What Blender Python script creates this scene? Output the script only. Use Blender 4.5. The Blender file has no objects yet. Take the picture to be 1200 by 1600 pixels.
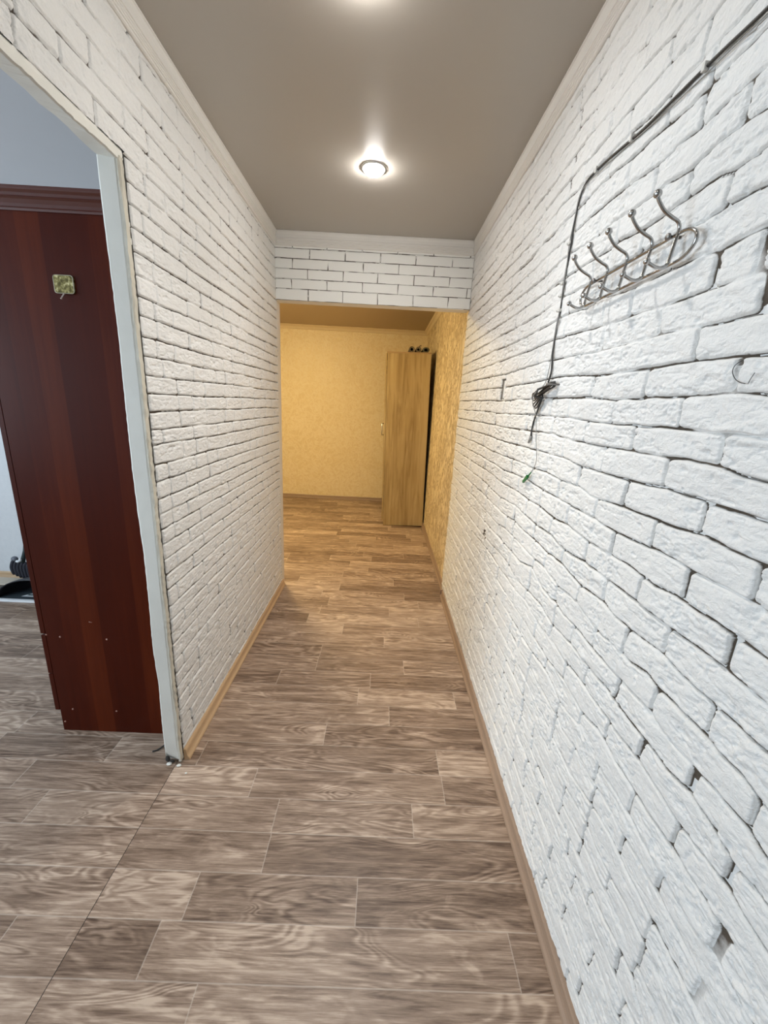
import bpy, bmesh, math, random
import numpy as np
from mathutils import Vector, Matrix
rnd = random.Random(7)
rng = np.random.default_rng(11)
scene = bpy.context.scene
COL = scene.collection

# ------------------------------------------------------------------ layout of the place (metres)
XL, XR = -0.756, 0.5385        # corridor brick faces, left and right
CEIL = 2.5
YH = 2.94                      # face of the brick header at the end of the corridor
YD = 1.337                     # end of the left brick wall, where the opening starts
ZO = 2.083                     # underside of the lintel over the opening
ZH = 2.098                     # underside of the header
YF = 6.05                      # far wall of the far room
CEILF = 2.465
YR = 2.90                      # back wall of the side room
XW = -4.3                      # window wall of the side room
YB = -1.5                      # wall behind the camera
BT = 0.011                     # thickness of the brick slips
RJ=[([1.119,1.198,1.241,1.351,1.415,1.453,1.542,1.656,1.891],[2.326,2.327,2.33,2.333,2.335,2.333,2.336,2.329,2.322]),
([1.031,1.108,1.184,1.225,1.342,1.441,1.509,1.563,1.668],[2.264,2.258,2.272,2.269,2.271,2.28,2.276,2.273,2.273]),
([0.947,1.005,1.105,1.163,1.231,1.328,1.451,1.58,1.666,1.752],[2.201,2.198,2.212,2.213,2.21,2.215,2.218,2.213,2.212,2.212]),
([0.875,0.95,1.01,1.121,1.211,1.311,1.437,1.559,1.642,1.777],[2.147,2.144,2.147,2.15,2.154,2.151,2.159,2.157,2.151,2.147]),
([0.799,0.864,0.899,0.95,1.027,1.081,1.126,1.203,1.336,1.389,1.498,1.548,1.644,1.757,1.859,2.072],[2.089,2.09,2.086,2.087,2.084,2.089,2.095,2.099,2.103,2.099,2.108,2.1,2.096,2.093,2.092,2.096]),
([0.759,0.827,0.871,0.91,0.977,1.026,1.075,1.12,1.195,1.3,1.377,1.534,1.623,1.758,2.067,2.393,2.786],[2.032,2.033,2.028,2.025,2.03,2.035,2.034,2.037,2.044,2.044,2.045,2.041,2.042,2.032,2.038,2.035,2.041]),
([0.74,0.803,0.866,0.925,0.979,1.055,1.15,1.198,1.315,1.405,1.524,1.588,1.67,1.892,2.208,2.757],[1.974,1.974,1.968,1.973,1.968,1.976,1.983,1.987,1.985,1.985,1.986,1.983,1.979,1.978,1.972,1.983]),
([0.72,0.757,0.819,0.87,0.94,1.047,1.128,1.185,1.283,1.375,1.42,1.539,1.754,1.884,2.186,2.52,2.726],[1.912,1.915,1.914,1.907,1.913,1.914,1.923,1.916,1.922,1.929,1.931,1.92,1.916,1.918,1.918,1.923,1.922]),
([0.701,0.759,0.801,0.853,0.92,0.985,1.037,1.09,1.134,1.197,1.285,1.368,1.55,1.747,1.873,2.114,2.522,2.699],[1.854,1.849,1.859,1.858,1.854,1.854,1.858,1.864,1.859,1.862,1.866,1.866,1.862,1.861,1.857,1.86,1.863,1.867]),
([0.682,0.755,0.803,0.903,0.986,1.086,1.217,1.374,1.411,1.536,1.766,2.025,2.206,2.665],[1.797,1.8,1.798,1.804,1.806,1.807,1.803,1.811,1.808,1.802,1.8,1.804,1.802,1.804]),
([0.664,0.706,0.756,0.798,0.867,0.985,1.063,1.124,1.209,1.316,1.398,1.563,1.86,2.183,2.64],[1.739,1.737,1.734,1.74,1.74,1.738,1.744,1.75,1.744,1.752,1.75,1.745,1.741,1.748,1.749]),
([0.643,0.681,0.741,0.827,0.866,0.902,0.974,1.029,1.098,1.194,1.326,1.426,1.552,1.674,1.874,2.203,2.608],[1.677,1.676,1.678,1.677,1.675,1.678,1.68,1.678,1.679,1.683,1.688,1.691,1.686,1.684,1.685,1.684,1.687]),
([0.625,0.69,0.746,0.785,0.84,0.952,1.083,1.201,1.267,1.401,1.517,1.678,1.862,2.124,2.575],[1.619,1.618,1.619,1.621,1.622,1.62,1.62,1.622,1.624,1.628,1.628,1.624,1.62,1.623,1.625]),
([0.606,0.648,0.686,0.75,0.795,0.857,0.904,0.97,1.093,1.196,1.338,1.399,1.541,1.653,1.916,2.228,2.546],[1.56,1.561,1.562,1.562,1.562,1.56,1.56,1.56,1.561,1.567,1.571,1.57,1.565,1.565,1.562,1.565,1.566]),
([0.587,0.641,0.755,0.866,0.924,0.986,1.093,1.181,1.333,1.531,1.889,2.199,2.518],[1.503,1.506,1.504,1.502,1.5,1.5,1.508,1.508,1.508,1.508,1.503,1.506,1.509]),
([0.568,0.61,0.685,0.73,0.787,0.859,0.905,0.955,1.091,1.201,1.321,1.468,1.751,1.971,2.12,2.488],[1.443,1.445,1.445,1.447,1.447,1.445,1.445,1.444,1.447,1.452,1.45,1.452,1.448,1.447,1.45,1.45]),
([0.549,0.591,0.643,0.709,0.751,0.862,0.936,0.986,1.077,1.144,1.23,1.3,1.409,1.511,1.642,1.837,1.968,2.144,2.456],[1.385,1.387,1.393,1.395,1.394,1.392,1.389,1.389,1.391,1.39,1.392,1.397,1.396,1.393,1.391,1.388,1.39,1.39,1.39]),
([0.532,0.595,0.63,0.67,0.707,0.746,0.802,0.864,0.913,0.97,1.033,1.082,1.155,1.208,1.295,1.407,1.513,1.631,1.872,2.117,2.427],[1.332,1.332,1.332,1.334,1.334,1.337,1.331,1.33,1.327,1.328,1.328,1.327,1.333,1.335,1.334,1.332,1.333,1.329,1.328,1.332,1.331]),
([0.512,0.583,0.632,0.706,0.749,0.851,0.952,1.009,1.069,1.174,1.302,1.444,1.591,1.744,1.911,2.143,2.398],[1.272,1.273,1.279,1.272,1.271,1.268,1.262,1.262,1.273,1.269,1.273,1.268,1.27,1.267,1.266,1.27,1.272]),
([0.493,0.534,0.573,0.635,0.7,0.737,0.802,0.869,0.97,1.076,1.197,1.312,1.437,1.616,1.756,1.933,2.176,2.367],[1.213,1.215,1.213,1.213,1.214,1.215,1.21,1.206,1.211,1.21,1.211,1.213,1.217,1.214,1.207,1.212,1.215,1.212]),
([0.472,0.524,0.561,0.603,0.662,0.714,0.755,0.796,0.85,0.966,1.087,1.191,1.3,1.409,1.542,1.751,1.912,2.15,2.34],[1.149,1.151,1.155,1.153,1.154,1.149,1.15,1.152,1.151,1.147,1.154,1.147,1.156,1.152,1.155,1.15,1.159,1.16,1.157]),
([0.453,0.497,0.534,0.616,0.695,0.744,0.828,0.972,1.093,1.19,1.296,1.439,1.534,1.759,1.924,2.122,2.312],[1.091,1.095,1.097,1.094,1.094,1.095,1.091,1.092,1.082,1.093,1.089,1.09,1.097,1.083,1.089,1.1,1.098]),
([0.435,0.474,0.522,0.598,0.646,0.693,0.752,0.806,0.863,0.976,1.093,1.196,1.323,1.415,1.541,1.638,1.78,2.002,2.277],[1.033,1.032,1.03,1.032,1.038,1.033,1.028,1.029,1.035,1.025,1.038,1.031,1.035,1.033,1.037,1.028,1.029,1.033,1.033]),
([0.412,0.454,0.493,0.555,0.591,0.638,0.678,0.725,0.783,0.864,0.973,1.084,1.197,1.285,1.48,1.618,1.748,1.94,2.245],[0.963,0.971,0.972,0.975,0.975,0.971,0.977,0.966,0.967,0.959,0.978,0.969,0.982,0.973,0.975,0.974,0.963,0.964,0.97]),
([0.394,0.43,0.485,0.526,0.568,0.605,0.645,0.715,0.763,0.806,0.871,0.962,1.026,1.1,1.191,1.296,1.408,1.625,1.729,1.94,2.209],[0.902,0.911,0.911,0.908,0.907,0.909,0.916,0.911,0.91,0.911,0.908,0.911,0.909,0.915,0.913,0.94,0.913,0.909,0.912,0.907,0.905]),
([0.374,0.43,0.488,0.525,0.576,0.616,0.697,0.743,0.798,0.864,0.958,1.081,1.191,1.322,1.42,1.525,1.64,1.764,1.983,2.172],[0.845,0.844,0.858,0.863,0.853,0.854,0.85,0.855,0.858,0.855,0.858,0.843,0.858,0.844,0.834,0.848,0.851,0.846,0.835,0.837]),
([0.355,0.424,0.467,0.529,0.568,0.634,0.675,0.722,0.863,0.964,1.063,1.175,1.306,1.417,1.569,1.72,1.862,2.143],[0.787,0.799,0.798,0.793,0.8,0.804,0.8,0.797,0.799,0.793,0.798,0.791,0.807,0.792,0.789,0.796,0.795,0.781]),
([0.335,0.383,0.448,0.505,0.594,0.63,0.7,0.781,0.851,0.961,1.074,1.174,1.289,1.524],[0.727,0.73,0.739,0.741,0.737,0.734,0.736,0.747,0.732,0.742,0.727,0.73,0.734,0.728]),
([0.356,0.411,0.456,0.496,0.557,0.604,0.678,0.742,0.806,0.849,0.967,1.059,1.249],[0.673,0.682,0.668,0.67,0.675,0.674,0.676,0.675,0.681,0.69,0.668,0.688,0.671]),
([0.37,0.409,0.447,0.524,0.572,0.625,0.712,0.769,0.845,0.926,0.966,1.071,1.189,1.295],[0.615,0.615,0.623,0.629,0.629,0.622,0.624,0.618,0.621,0.609,0.621,0.614,0.62,0.614]),
([0.413,0.479,0.563,0.6,0.663,0.715,0.851,0.972,1.1,1.256],[0.563,0.563,0.568,0.565,0.576,0.571,0.539,0.542,0.55,0.555]),
([0.425,0.496,0.569,0.634,0.684,0.745,0.862],[0.488,0.5,0.503,0.497,0.5,0.501,0.487]),
([0.468,0.521,0.582,0.627,0.664,0.742,0.823,0.925],[0.441,0.438,0.448,0.45,0.446,0.441,0.427,0.423]),
([0.473,0.523,0.558,0.606,0.695,0.738,0.854],[0.37,0.397,0.395,0.392,0.385,0.396,0.379])]
RV=[(0.872,1.525,1),(0.647,1.523,1),(1.885,1.582,1),(1.195,1.596,1),(0.982,1.591,1),(0.751,1.588,1),(0.866,1.646,1),(0.642,1.643,3),(1.083,1.647,1),(1.523,1.664,1),(0.984,1.710,1),(0.753,1.699,2),(0.663,1.708,3),(1.102,1.714,1),(1.771,1.771,1),(1.551,1.778,1),(1.324,1.775,1),(0.762,1.822,1.5),(1.196,1.840,1),(1.848,1.813,1),(2.208,1.779,1),(1.845,1.706,1),(0.865,1.883,1),(1.098,1.893,1),(1.531,1.887,1),(1.752,1.890,1),(0.982,1.943,1.5),(1.213,1.950,1),(1.536,2.024,1),(1.880,1.949,1),(0.766,1.941,1.5),(0.874,1.997,1.3),(1.098,2.009,1),(1.319,2.006,1),(2.065,2.058,1),(0.981,2.043,1),(1.203,2.059,1),(1.758,2.009,1),(0.905,2.111,1.5),(1.130,2.122,1),(1.349,2.128,1),(1.660,2.183,1),(1.013,2.177,1.5),(1.338,2.244,1),(1.447,2.187,1),(1.113,2.239,1),(1.228,2.294,1),(1.448,2.308,1),(0.751,1.473,1),(0.976,1.471,1),(1.206,1.477,1),(1.341,1.476,1),(1.868,1.476,1),(2.108,1.481,1),(0.642,1.422,1.5),(0.876,1.417,1),(1.088,1.419,1.5),(1.305,1.425,1.5),(1.536,1.423,1),(0.752,1.365,1.5),(0.975,1.359,1.3),(1.201,1.363,1),(1.630,1.363,1),(1.853,1.352,1),(2.080,1.367,1),(0.644,1.307,1.5),(0.861,1.301,2),(1.080,1.303,1),(1.302,1.298,1),(1.728,1.290,1),(1.932,1.285,1),(0.747,1.244,1.5),(0.522,1.237,1.5),(0.967,1.238,1),(1.188,1.237,1),(1.653,1.241,1),(2.078,1.250,1),(0.641,1.185,2),(0.871,1.181,1),(1.103,1.176,1),(1.312,1.184,1),(1.753,1.174,1),(1.956,1.182,1),(0.749,1.121,1),(0.529,1.130,2),(0.973,1.120,1),(1.200,1.119,1),(1.645,1.123,1),(0.649,1.057,1),(0.864,1.062,1),(1.092,1.059,1),(1.538,1.073,1),(1.854,1.113,1),(0.756,0.995,1),(0.527,1.004,1.3),(0.970,1.001,1),(1.197,1.009,1),(1.630,1.004,1),(0.641,0.948,1),(0.427,0.946,1.5),(0.865,0.944,1),(1.285,0.959,1),(1.729,0.937,1),(0.747,0.882,1.3),(0.525,0.888,3),(0.961,0.888,1),(0.642,0.830,2),(0.865,0.824,1.5),(0.430,0.825,2.5),(1.083,0.824,1),(1.313,0.823,1),(1.632,0.881,1),(0.963,0.769,1.5),(0.524,0.768,1),(0.631,0.713,1.5),(0.850,0.709,1),(0.409,0.711,4),(0.964,0.649,1),(0.526,0.648,1),(0.968,0.532,1),(0.626,0.612,1),(0.411,0.591,3),(0.633,0.495,1),(0.517,0.529,1.5),(0.524,0.422,1),(0.744,0.298,1.5),(0.628,0.239,1),(0.856,0.129,1.5),(0.969,0.175,1),(0.971,0.288,1),(0.635,0.114,1.5),(0.522,0.295,1.5),(0.749,0.172,1.5)]
LJ=[0.008,0.065,0.125,0.186,0.234,0.283,0.331,0.407,0.468,0.536,0.587,0.642,0.699,0.765,0.825,0.882,0.941,0.999,1.051,1.106,1.165,1.225,1.29,1.34,1.398,1.456,1.514,1.57,1.628,1.684,1.743,1.799,1.86,1.92,1.982,2.037,2.1,2.16,2.22,2.281,2.343,2.405]
LV=[(1.541,2.080,1),(1.444,2.022,1),(1.773,2.078,1),(1.650,2.023,1),(1.446,1.896,1),(1.980,2.075,1),(2.073,2.015,1),(1.666,1.899,1),(1.545,1.835,1),(1.879,1.899,1),(1.777,1.839,1),(1.441,1.794,1),(1.654,1.788,1),(1.530,1.720,1),(1.745,1.726,1),(1.963,1.703,1),(1.644,1.653,1),(1.528,1.610,1),(1.765,1.614,1),(1.977,1.601,1),(2.273,1.676,1),(1.438,1.553,1),(1.662,1.556,1),(1.754,1.493,1),(1.961,1.494,1),(2.177,1.493,1),(2.758,1.562,1),(1.641,1.428,1),(1.759,1.375,1),(1.964,1.369,1),(2.403,1.384,1),(1.861,1.315,1),(2.060,1.304,1),(2.544,2.268,1),(2.173,1.741,1),(2.768,1.672,1),(1.533,1.248,1),(1.629,1.194,1),(1.416,1.187,1),(1.537,1.136,1),(1.638,1.084,1),(1.419,1.090,1),(1.533,1.013,1),(1.638,0.972,1),(1.419,0.965,1),(1.531,0.904,1),(1.746,0.901,1),(1.759,1.129,1),(1.951,1.134,1),(2.171,1.133,1),(1.968,0.782,1),(1.962,1.027,1),(2.061,0.965,1),(1.537,0.673,1),(1.660,0.607,1),(1.420,0.846,1),(1.546,0.786,1),(1.859,0.738,1),(1.978,0.651,1),(1.766,0.665,1),(1.770,0.533,1),(1.433,0.602,1),(1.545,0.556,1),(1.762,0.316,1),(1.529,0.338,1),(1.651,0.263,1),(1.528,0.210,1),(1.643,0.140,1),(0.997,2.115,1),(1.123,2.194,1),(1.226,2.249,1),(1.226,2.135,1),(1.350,2.199,1),(1.462,2.381,1),(1.566,2.331,1),(1.675,2.276,1),(1.676,2.381,1),(1.348,2.313,1),(1.546,2.082,1),(1.442,2.021,1),(1.643,2.015,1)]
HV=[(-0.643,2.428,1),(-0.420,2.424,1),(-0.191,2.421,1),(0.039,2.424,1),(0.273,2.425,1),(0.513,2.422,1),(-0.532,2.376,1),(-0.301,2.375,1),(-0.071,2.375,1),(0.160,2.381,1),(0.398,2.377,1),(-0.644,2.323,1),(-0.412,2.314,1),(-0.181,2.317,1),(0.051,2.320,1),(0.284,2.320,1),(0.524,2.316,1),(-0.545,2.263,1),(-0.312,2.255,1),(-0.085,2.256,1),(0.155,2.262,1),(0.390,2.256,1),(-0.652,2.204,1),(-0.418,2.198,1),(-0.183,2.198,1),(0.052,2.197,1),(0.287,2.197,1),(0.511,2.190,1),(-0.541,2.140,1),(-0.312,2.137,1),(-0.080,2.136,1),(0.157,2.138,1),(0.391,2.135,1)]
RROWS = [0.03, .09, .15, .21, .27, .33]
LJ = [.348 if abs(v-.331)<.002 else .291 if abs(v-.283)<.002 else .236 if abs(v-.234)<.002 else .181 if abs(v-.186)<.002 else v for v in LJ]

# ------------------------------------------------------------------ helpers
def link(o):
    COL.objects.link(o); return o

def tag(o, label=None, cat=None, group=None, kind=None):
    if label: o['label'] = label
    if cat: o['category'] = cat
    if group: o['group'] = group
    if kind: o['kind'] = kind
    return o

def empty(name, loc=(0, 0, 0), rz=0):
    o = bpy.data.objects.new(name, None); link(o)
    o.location = loc; o.rotation_euler = (0, 0, rz); o.empty_display_size = .05
    return o

class MB:
    """collects boxes, tubes, lathes and prisms into one mesh object"""
    def __init__(self): self.v = []; self.f = []; self.sm = []
    def add(self, vs, fs, smooth=False):
        n = len(self.v); self.v += [tuple(p) for p in vs]
        self.f += [tuple(i + n for i in f) for f in fs]; self.sm += [smooth] * len(fs); return self
    def box(self, x0, x1, y0, y1, z0, z1, bev=0):
        if bev <= 0:
            vs = [(x, y, z) for x in (x0, x1) for y in (y0, y1) for z in (z0, z1)]
            fs = [(0, 1, 3, 2), (4, 6, 7, 5), (0, 4, 5, 1), (2, 3, 7, 6), (0, 2, 6, 4), (1, 5, 7, 3)]
            return self.add(vs, fs)
        bm = bmesh.new(); bmesh.ops.create_cube(bm, size=1)
        for v in bm.verts:
            v.co = Vector(((x0+x1)/2 + v.co.x*(x1-x0), (y0+y1)/2 + v.co.y*(y1-y0), (z0+z1)/2 + v.co.z*(z1-z0)))
        bmesh.ops.bevel(bm, geom=bm.edges[:], offset=bev, segments=2, profile=.6, affect='EDGES')
        bm.verts.index_update()
        vs = [v.co[:] for v in bm.verts]; fs = [[v.index for v in f.verts] for f in bm.faces]; bm.free()
        return self.add(vs, fs)
    def tube(self, pts, r, n=10, closed=False, cap=True):
        P = [Vector(p) for p in pts]; m = len(P)
        rs = r if isinstance(r, (list, tuple)) else [r]*m
        vs = []; up = None
        for i, q in enumerate(P):
            if closed: t = P[(i+1) % m] - P[i-1]
            else: t = P[min(i+1, m-1)] - P[max(i-1, 0)]
            t.normalize()
            if up is None:
                up = Vector((0, 0, 1)) if abs(t.z) < .9 else Vector((0, 1, 0))
            side = t.cross(up)
            if side.length < 1e-6: side = t.orthogonal()
            side.normalize(); up = side.cross(t).normalized()
            for k in range(n):
                a = 2*math.pi*k/n
                vs.append(q + (side*math.cos(a) + up*math.sin(a))*rs[i])
        fs = []
        for i in range(m if closed else m-1):
            j = (i+1) % m
            for k in range(n):
                l = (k+1) % n
                fs.append((i*n+k, i*n+l, j*n+l, j*n+k))
        if cap and not closed:
            fs.append(tuple(range(n))[::-1]); fs.append(tuple((m-1)*n+k for k in range(n)))
        return self.add(vs, fs, True)
    def ball(self, c, r, seg=16, rings=10, sc=(1, 1, 1)):
        vs = []; fs = []
        for i in range(rings+1):
            th = math.pi*i/rings
            for k in range(seg):
                a = 2*math.pi*k/seg
                vs.append((c[0]+r*sc[0]*math.sin(th)*math.cos(a), c[1]+r*sc[1]*math.sin(th)*math.sin(a), c[2]+r*sc[2]*math.cos(th)))
        for i in range(rings):
            for k in range(seg):
                l = (k+1) % seg
                fs.append((i*seg+k, (i+1)*seg+k, (i+1)*seg+l, i*seg+l))
        return self.add(vs, fs, True)
    def lathe(self, prof, c=(0, 0, 0), n=48, axis='z'):
        vs = []; fs = []
        for (r, h) in prof:
            for k in range(n):
                a = 2*math.pi*k/n
                if axis == 'z': vs.append((c[0]+r*math.cos(a), c[1]+r*math.sin(a), c[2]+h))
                elif axis == 'y': vs.append((c[0]+r*math.cos(a), c[1]+h, c[2]+r*math.sin(a)))
                else: vs.append((c[0]+h, c[1]+r*math.cos(a), c[2]+r*math.sin(a)))
        for i in range(len(prof)-1):
            for k in range(n):
                l = (k+1) % n
                fs.append((i*n+k, i*n+l, (i+1)*n+l, (i+1)*n+k))
        return self.add(vs, fs, True)
    def extrude(self, prof, frames, cap=True):
        """prof: list of (a,b); frames: functions (a,b)->xyz, one per station"""
        n = len(prof); vs = []; fs = []
        for fr in frames: vs += [fr(a_, b_) for a_, b_ in prof]
        for i in range(len(frames)-1):
            for k in range(n):
                l = (k+1) % n
                fs.append((i*n+k, i*n+l, (i+1)*n+l, (i+1)*n+k))
        if cap:
            fs.append(tuple(range(n))); fs.append(tuple((len(frames)-1)*n+k for k in range(n))[::-1])
        return self.add(vs, fs)
    def build(self, name, mat, parent=None, smooth_angle=None, loc=None):
        me = bpy.data.meshes.new(name); me.from_pydata(self.v, [], self.f)
        bm = bmesh.new(); bm.from_mesh(me); bmesh.ops.recalc_face_normals(bm, faces=bm.faces); bm.to_mesh(me); bm.free()
        me.polygons.foreach_set('use_smooth', self.sm)
        if mat: me.materials.append(mat)
        me.update()
        o = bpy.data.objects.new(name, me); link(o)
        if parent: o.parent = parent
        if loc: o.location = loc
        return o

def spline(pts, n=6):
    """Catmull-Rom through the points"""
    P = [Vector(p) for p in pts]; out = []
    Q = [2*P[0]-P[1]] + P + [2*P[-1]-P[-2]]
    for i in range(1, len(Q)-2):
        for k in range(n):
            t = k/n; a, b, c, d = Q[i-1], Q[i], Q[i+1], Q[i+2]
            out.append(.5*((2*b) + (c-a)*t + (2*a-5*b+4*c-d)*t*t + (3*b-a-3*c+d)*t**3))
    out.append(P[-1]); return out

# ------------------------------------------------------------------ materials
def srgb(r, g, b):
    f = lambda c: (c/255/12.92 if c/255 <= .04045 else ((c/255+.055)/1.055)**2.4)
    return (f(r), f(g), f(b), 1)

class Mat:
    def __init__(self, name, col=(.8, .8, .8, 1), rough=.5, metal=0, spec=.5):
        self.m = bpy.data.materials.new(name); self.m.use_nodes = True
        self.nt = self.m.node_tree; self.n = self.nt.nodes; self.l = self.nt.links
        self.b = self.n['Principled BSDF']
        self.b.inputs['Base Color'].default_value = col
        self.b.inputs['Roughness'].default_value = rough
        self.b.inputs['Metallic'].default_value = metal
        self.b.inputs['Specular IOR Level'].default_value = spec
    def node(self, t, **kw):
        nd = self.n.new(t)
        for k, v in kw.items():
            if k in nd.inputs: nd.inputs[k].default_value = v
            else: setattr(nd, k, v)
        return nd
    def link(self, a, b): self.l.new(a, b)
    def obj(self, scale=(1, 1, 1), rot=(0, 0, 0), src='Object'):
        tc = self.node('ShaderNodeTexCoord'); mp = self.node('ShaderNodeMapping')
        mp.inputs['Scale'].default_value = scale; mp.inputs['Rotation'].default_value = rot
        self.link(tc.outputs[src], mp.inputs['Vector']); return mp.outputs[0]
    def noise(self, vec, scale, detail=4, rough=.55, dist=0):
        nd = self.node('ShaderNodeTexNoise'); nd.inputs['Scale'].default_value = scale
        nd.inputs['Detail'].default_value = detail; nd.inputs['Roughness'].default_value = rough
        nd.inputs['Distortion'].default_value = dist
        self.link(vec, nd.inputs['Vector']); return nd.outputs['Fac']
    def ramp(self, fac, stops):
        nd = self.node('ShaderNodeValToRGB'); e = nd.color_ramp.elements
        while len(e) > 1: e.remove(e[-1])
        e[0].position = stops[0][0]; e[0].color = stops[0][1]
        for p_, c in stops[1:]:
            k = e.new(p_); k.color = c
        self.link(fac, nd.inputs['Fac']); return nd.outputs['Color']
    def mix(self, fac, a, b, mode='MIX'):
        nd = self.node('ShaderNodeMix', data_type='RGBA', blend_type=mode)
        for s, v in ((nd.inputs[0], fac), (nd.inputs[6], a), (nd.inputs[7], b)):
            if hasattr(v, 'links'): self.link(v, s)
            else: s.default_value = v
        return nd.outputs[2]
    def math(self, op, a, b=0.0, c=None):
        nd = self.node('ShaderNodeMath', operation=op)
        vals = [a, b] + ([c] if c is not None else [])
        for i, v in enumerate(vals):
            if hasattr(v, 'links'): self.link(v, nd.inputs[i])
            else: nd.inputs[i].default_value = v
        return nd.outputs[0]
    def bump(self, h, strength=.3, dist=.002):
        nd = self.node('ShaderNodeBump'); nd.inputs['Strength'].default_value = strength
        nd.inputs['Distance'].default_value = dist
        self.link(h, nd.inputs['Height']); self.link(nd.outputs[0], self.b.inputs['Normal'])
    def color(self, c): self.link(c, self.b.inputs['Base Color'])

def plain(name, col, rough=.5, metal=0, bump=0, bscale=200, var=.06):
    M = Mat(name, col, rough, metal)
    v = M.obj(); n = M.noise(v, bscale, 3)
    n2 = M.noise(v, 9, 3)
    dark = tuple(c*(1-var) for c in col[:3]) + (1,)
    M.color(M.mix(n2, dark, col))
    if bump: M.bump(n, bump, .001)
    return M.m

# painted brick: white paint with unpainted dark crevices (attribute 'gap')
def brick_mat(name, white, dark, bump=.25):
    M = Mat(name, white, .65, spec=.25); v = M.obj()
    at = M.node('ShaderNodeAttribute', attribute_name='gap'); g = at.outputs['Fac']
    n = M.noise(v, 60, 4)
    n2 = M.noise(v, 3, 3)
    base = M.mix(n2, tuple(c*.955 for c in white[:3])+(1,), white)
    gg = M.math('MULTIPLY', g, M.math('ADD', .65, M.math('MULTIPLY', n, .7)))
    gc = M.ramp(gg, [(0, (0, 0, 0, 1)), (.22, (0, 0, 0, 1)), (.62, (1, 1, 1, 1))])
    M.color(M.mix(gc, base, dark))
    f = M.noise(v, 150, 5, .65)
    c = M.noise(M.obj((1, 1, 2)), 38, 4, .6, .5)
    c = M.math('MINIMUM', M.math('MULTIPLY', M.math('ABSOLUTE', M.math('SUBTRACT', c, .5)), 9.0), 1.0)
    M.bump(M.math('ADD', M.math('MULTIPLY', f, .9), M.math('MULTIPLY', c, .35)), bump, .0022)
    return M.m
BRICK = brick_mat('white painted brick', (.755, .75, .73, 1), (.085, .067, .05, 1), .8)
BRICKH = brick_mat('white painted flat brick', (.84, .84, .81, 1), (.10, .085, .07, 1), .08)
PLASTER = plain('painted plaster reveal', (.74, .73, .67, 1), .6, bump=.9, bscale=28, var=.10)
PUTTY = plain('cream filler', (.66, .62, .52, 1), .75, bump=.8, bscale=60, var=.35)
MOULD = plain('white polystyrene moulding', (.76, .74, .70, 1), .55, bump=.1)
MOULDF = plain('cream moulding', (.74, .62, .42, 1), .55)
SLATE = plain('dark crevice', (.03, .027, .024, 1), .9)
CEILM = plain('satin stretch ceiling', (.46, .43, .385, 1), .33, var=.03)
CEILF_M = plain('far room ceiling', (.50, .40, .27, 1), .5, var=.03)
CEILS = plain('side room ceiling', (.62, .63, .65, 1), .45, var=.03)
SIDEW = Mat('pale grey wallpaper', (.72, .75, .77, 1), .6)
_v = SIDEW.obj(); _n = SIDEW.noise(_v, 30, 5, .7)
SIDEW.color(SIDEW.mix(_n, (.54, .57, .59, 1), (.68, .70, .71, 1))); SIDEW.bump(_n, .3, .001); SIDEW = SIDEW.m

def wallpaper(name, a, b_, c, sc, hgt=.6):
    M = Mat(name, a, .42); v = M.obj(sc)
    n = M.noise(v, 9, 6, .62, 1.6)
    rid = M.math('ABSOLUTE', M.math('SUBTRACT', n, .5))
    vein = M.ramp(rid, [(0, (1, 1, 1, 1)), (.03, (.5, .5, .5, 1)), (.07, (0, 0, 0, 1))])
    n2 = M.noise(v, 16, 5, .6, 2.0)
    base = M.mix(M.ramp(n2, [(.38, (0, 0, 0, 1)), (.62, (1, 1, 1, 1))]), a, b_)
    M.color(M.mix(vein, base, c))
    M.bump(M.math('ADD', vein, M.math('MULTIPLY', n, 1.6)), hgt, .004)
    return M.m
WPF = wallpaper('cream textured wallpaper', (.74, .60, .36, 1), (.80, .67, .43, 1), (.84, .73, .52, 1), (1, 1, 1), .3)
WPR = wallpaper('golden veined wallpaper', (.72, .58, .36, 1), (.90, .78, .54, 1), (.46, .34, .17, 1), (.8, .8, .6), 1.0)

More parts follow.
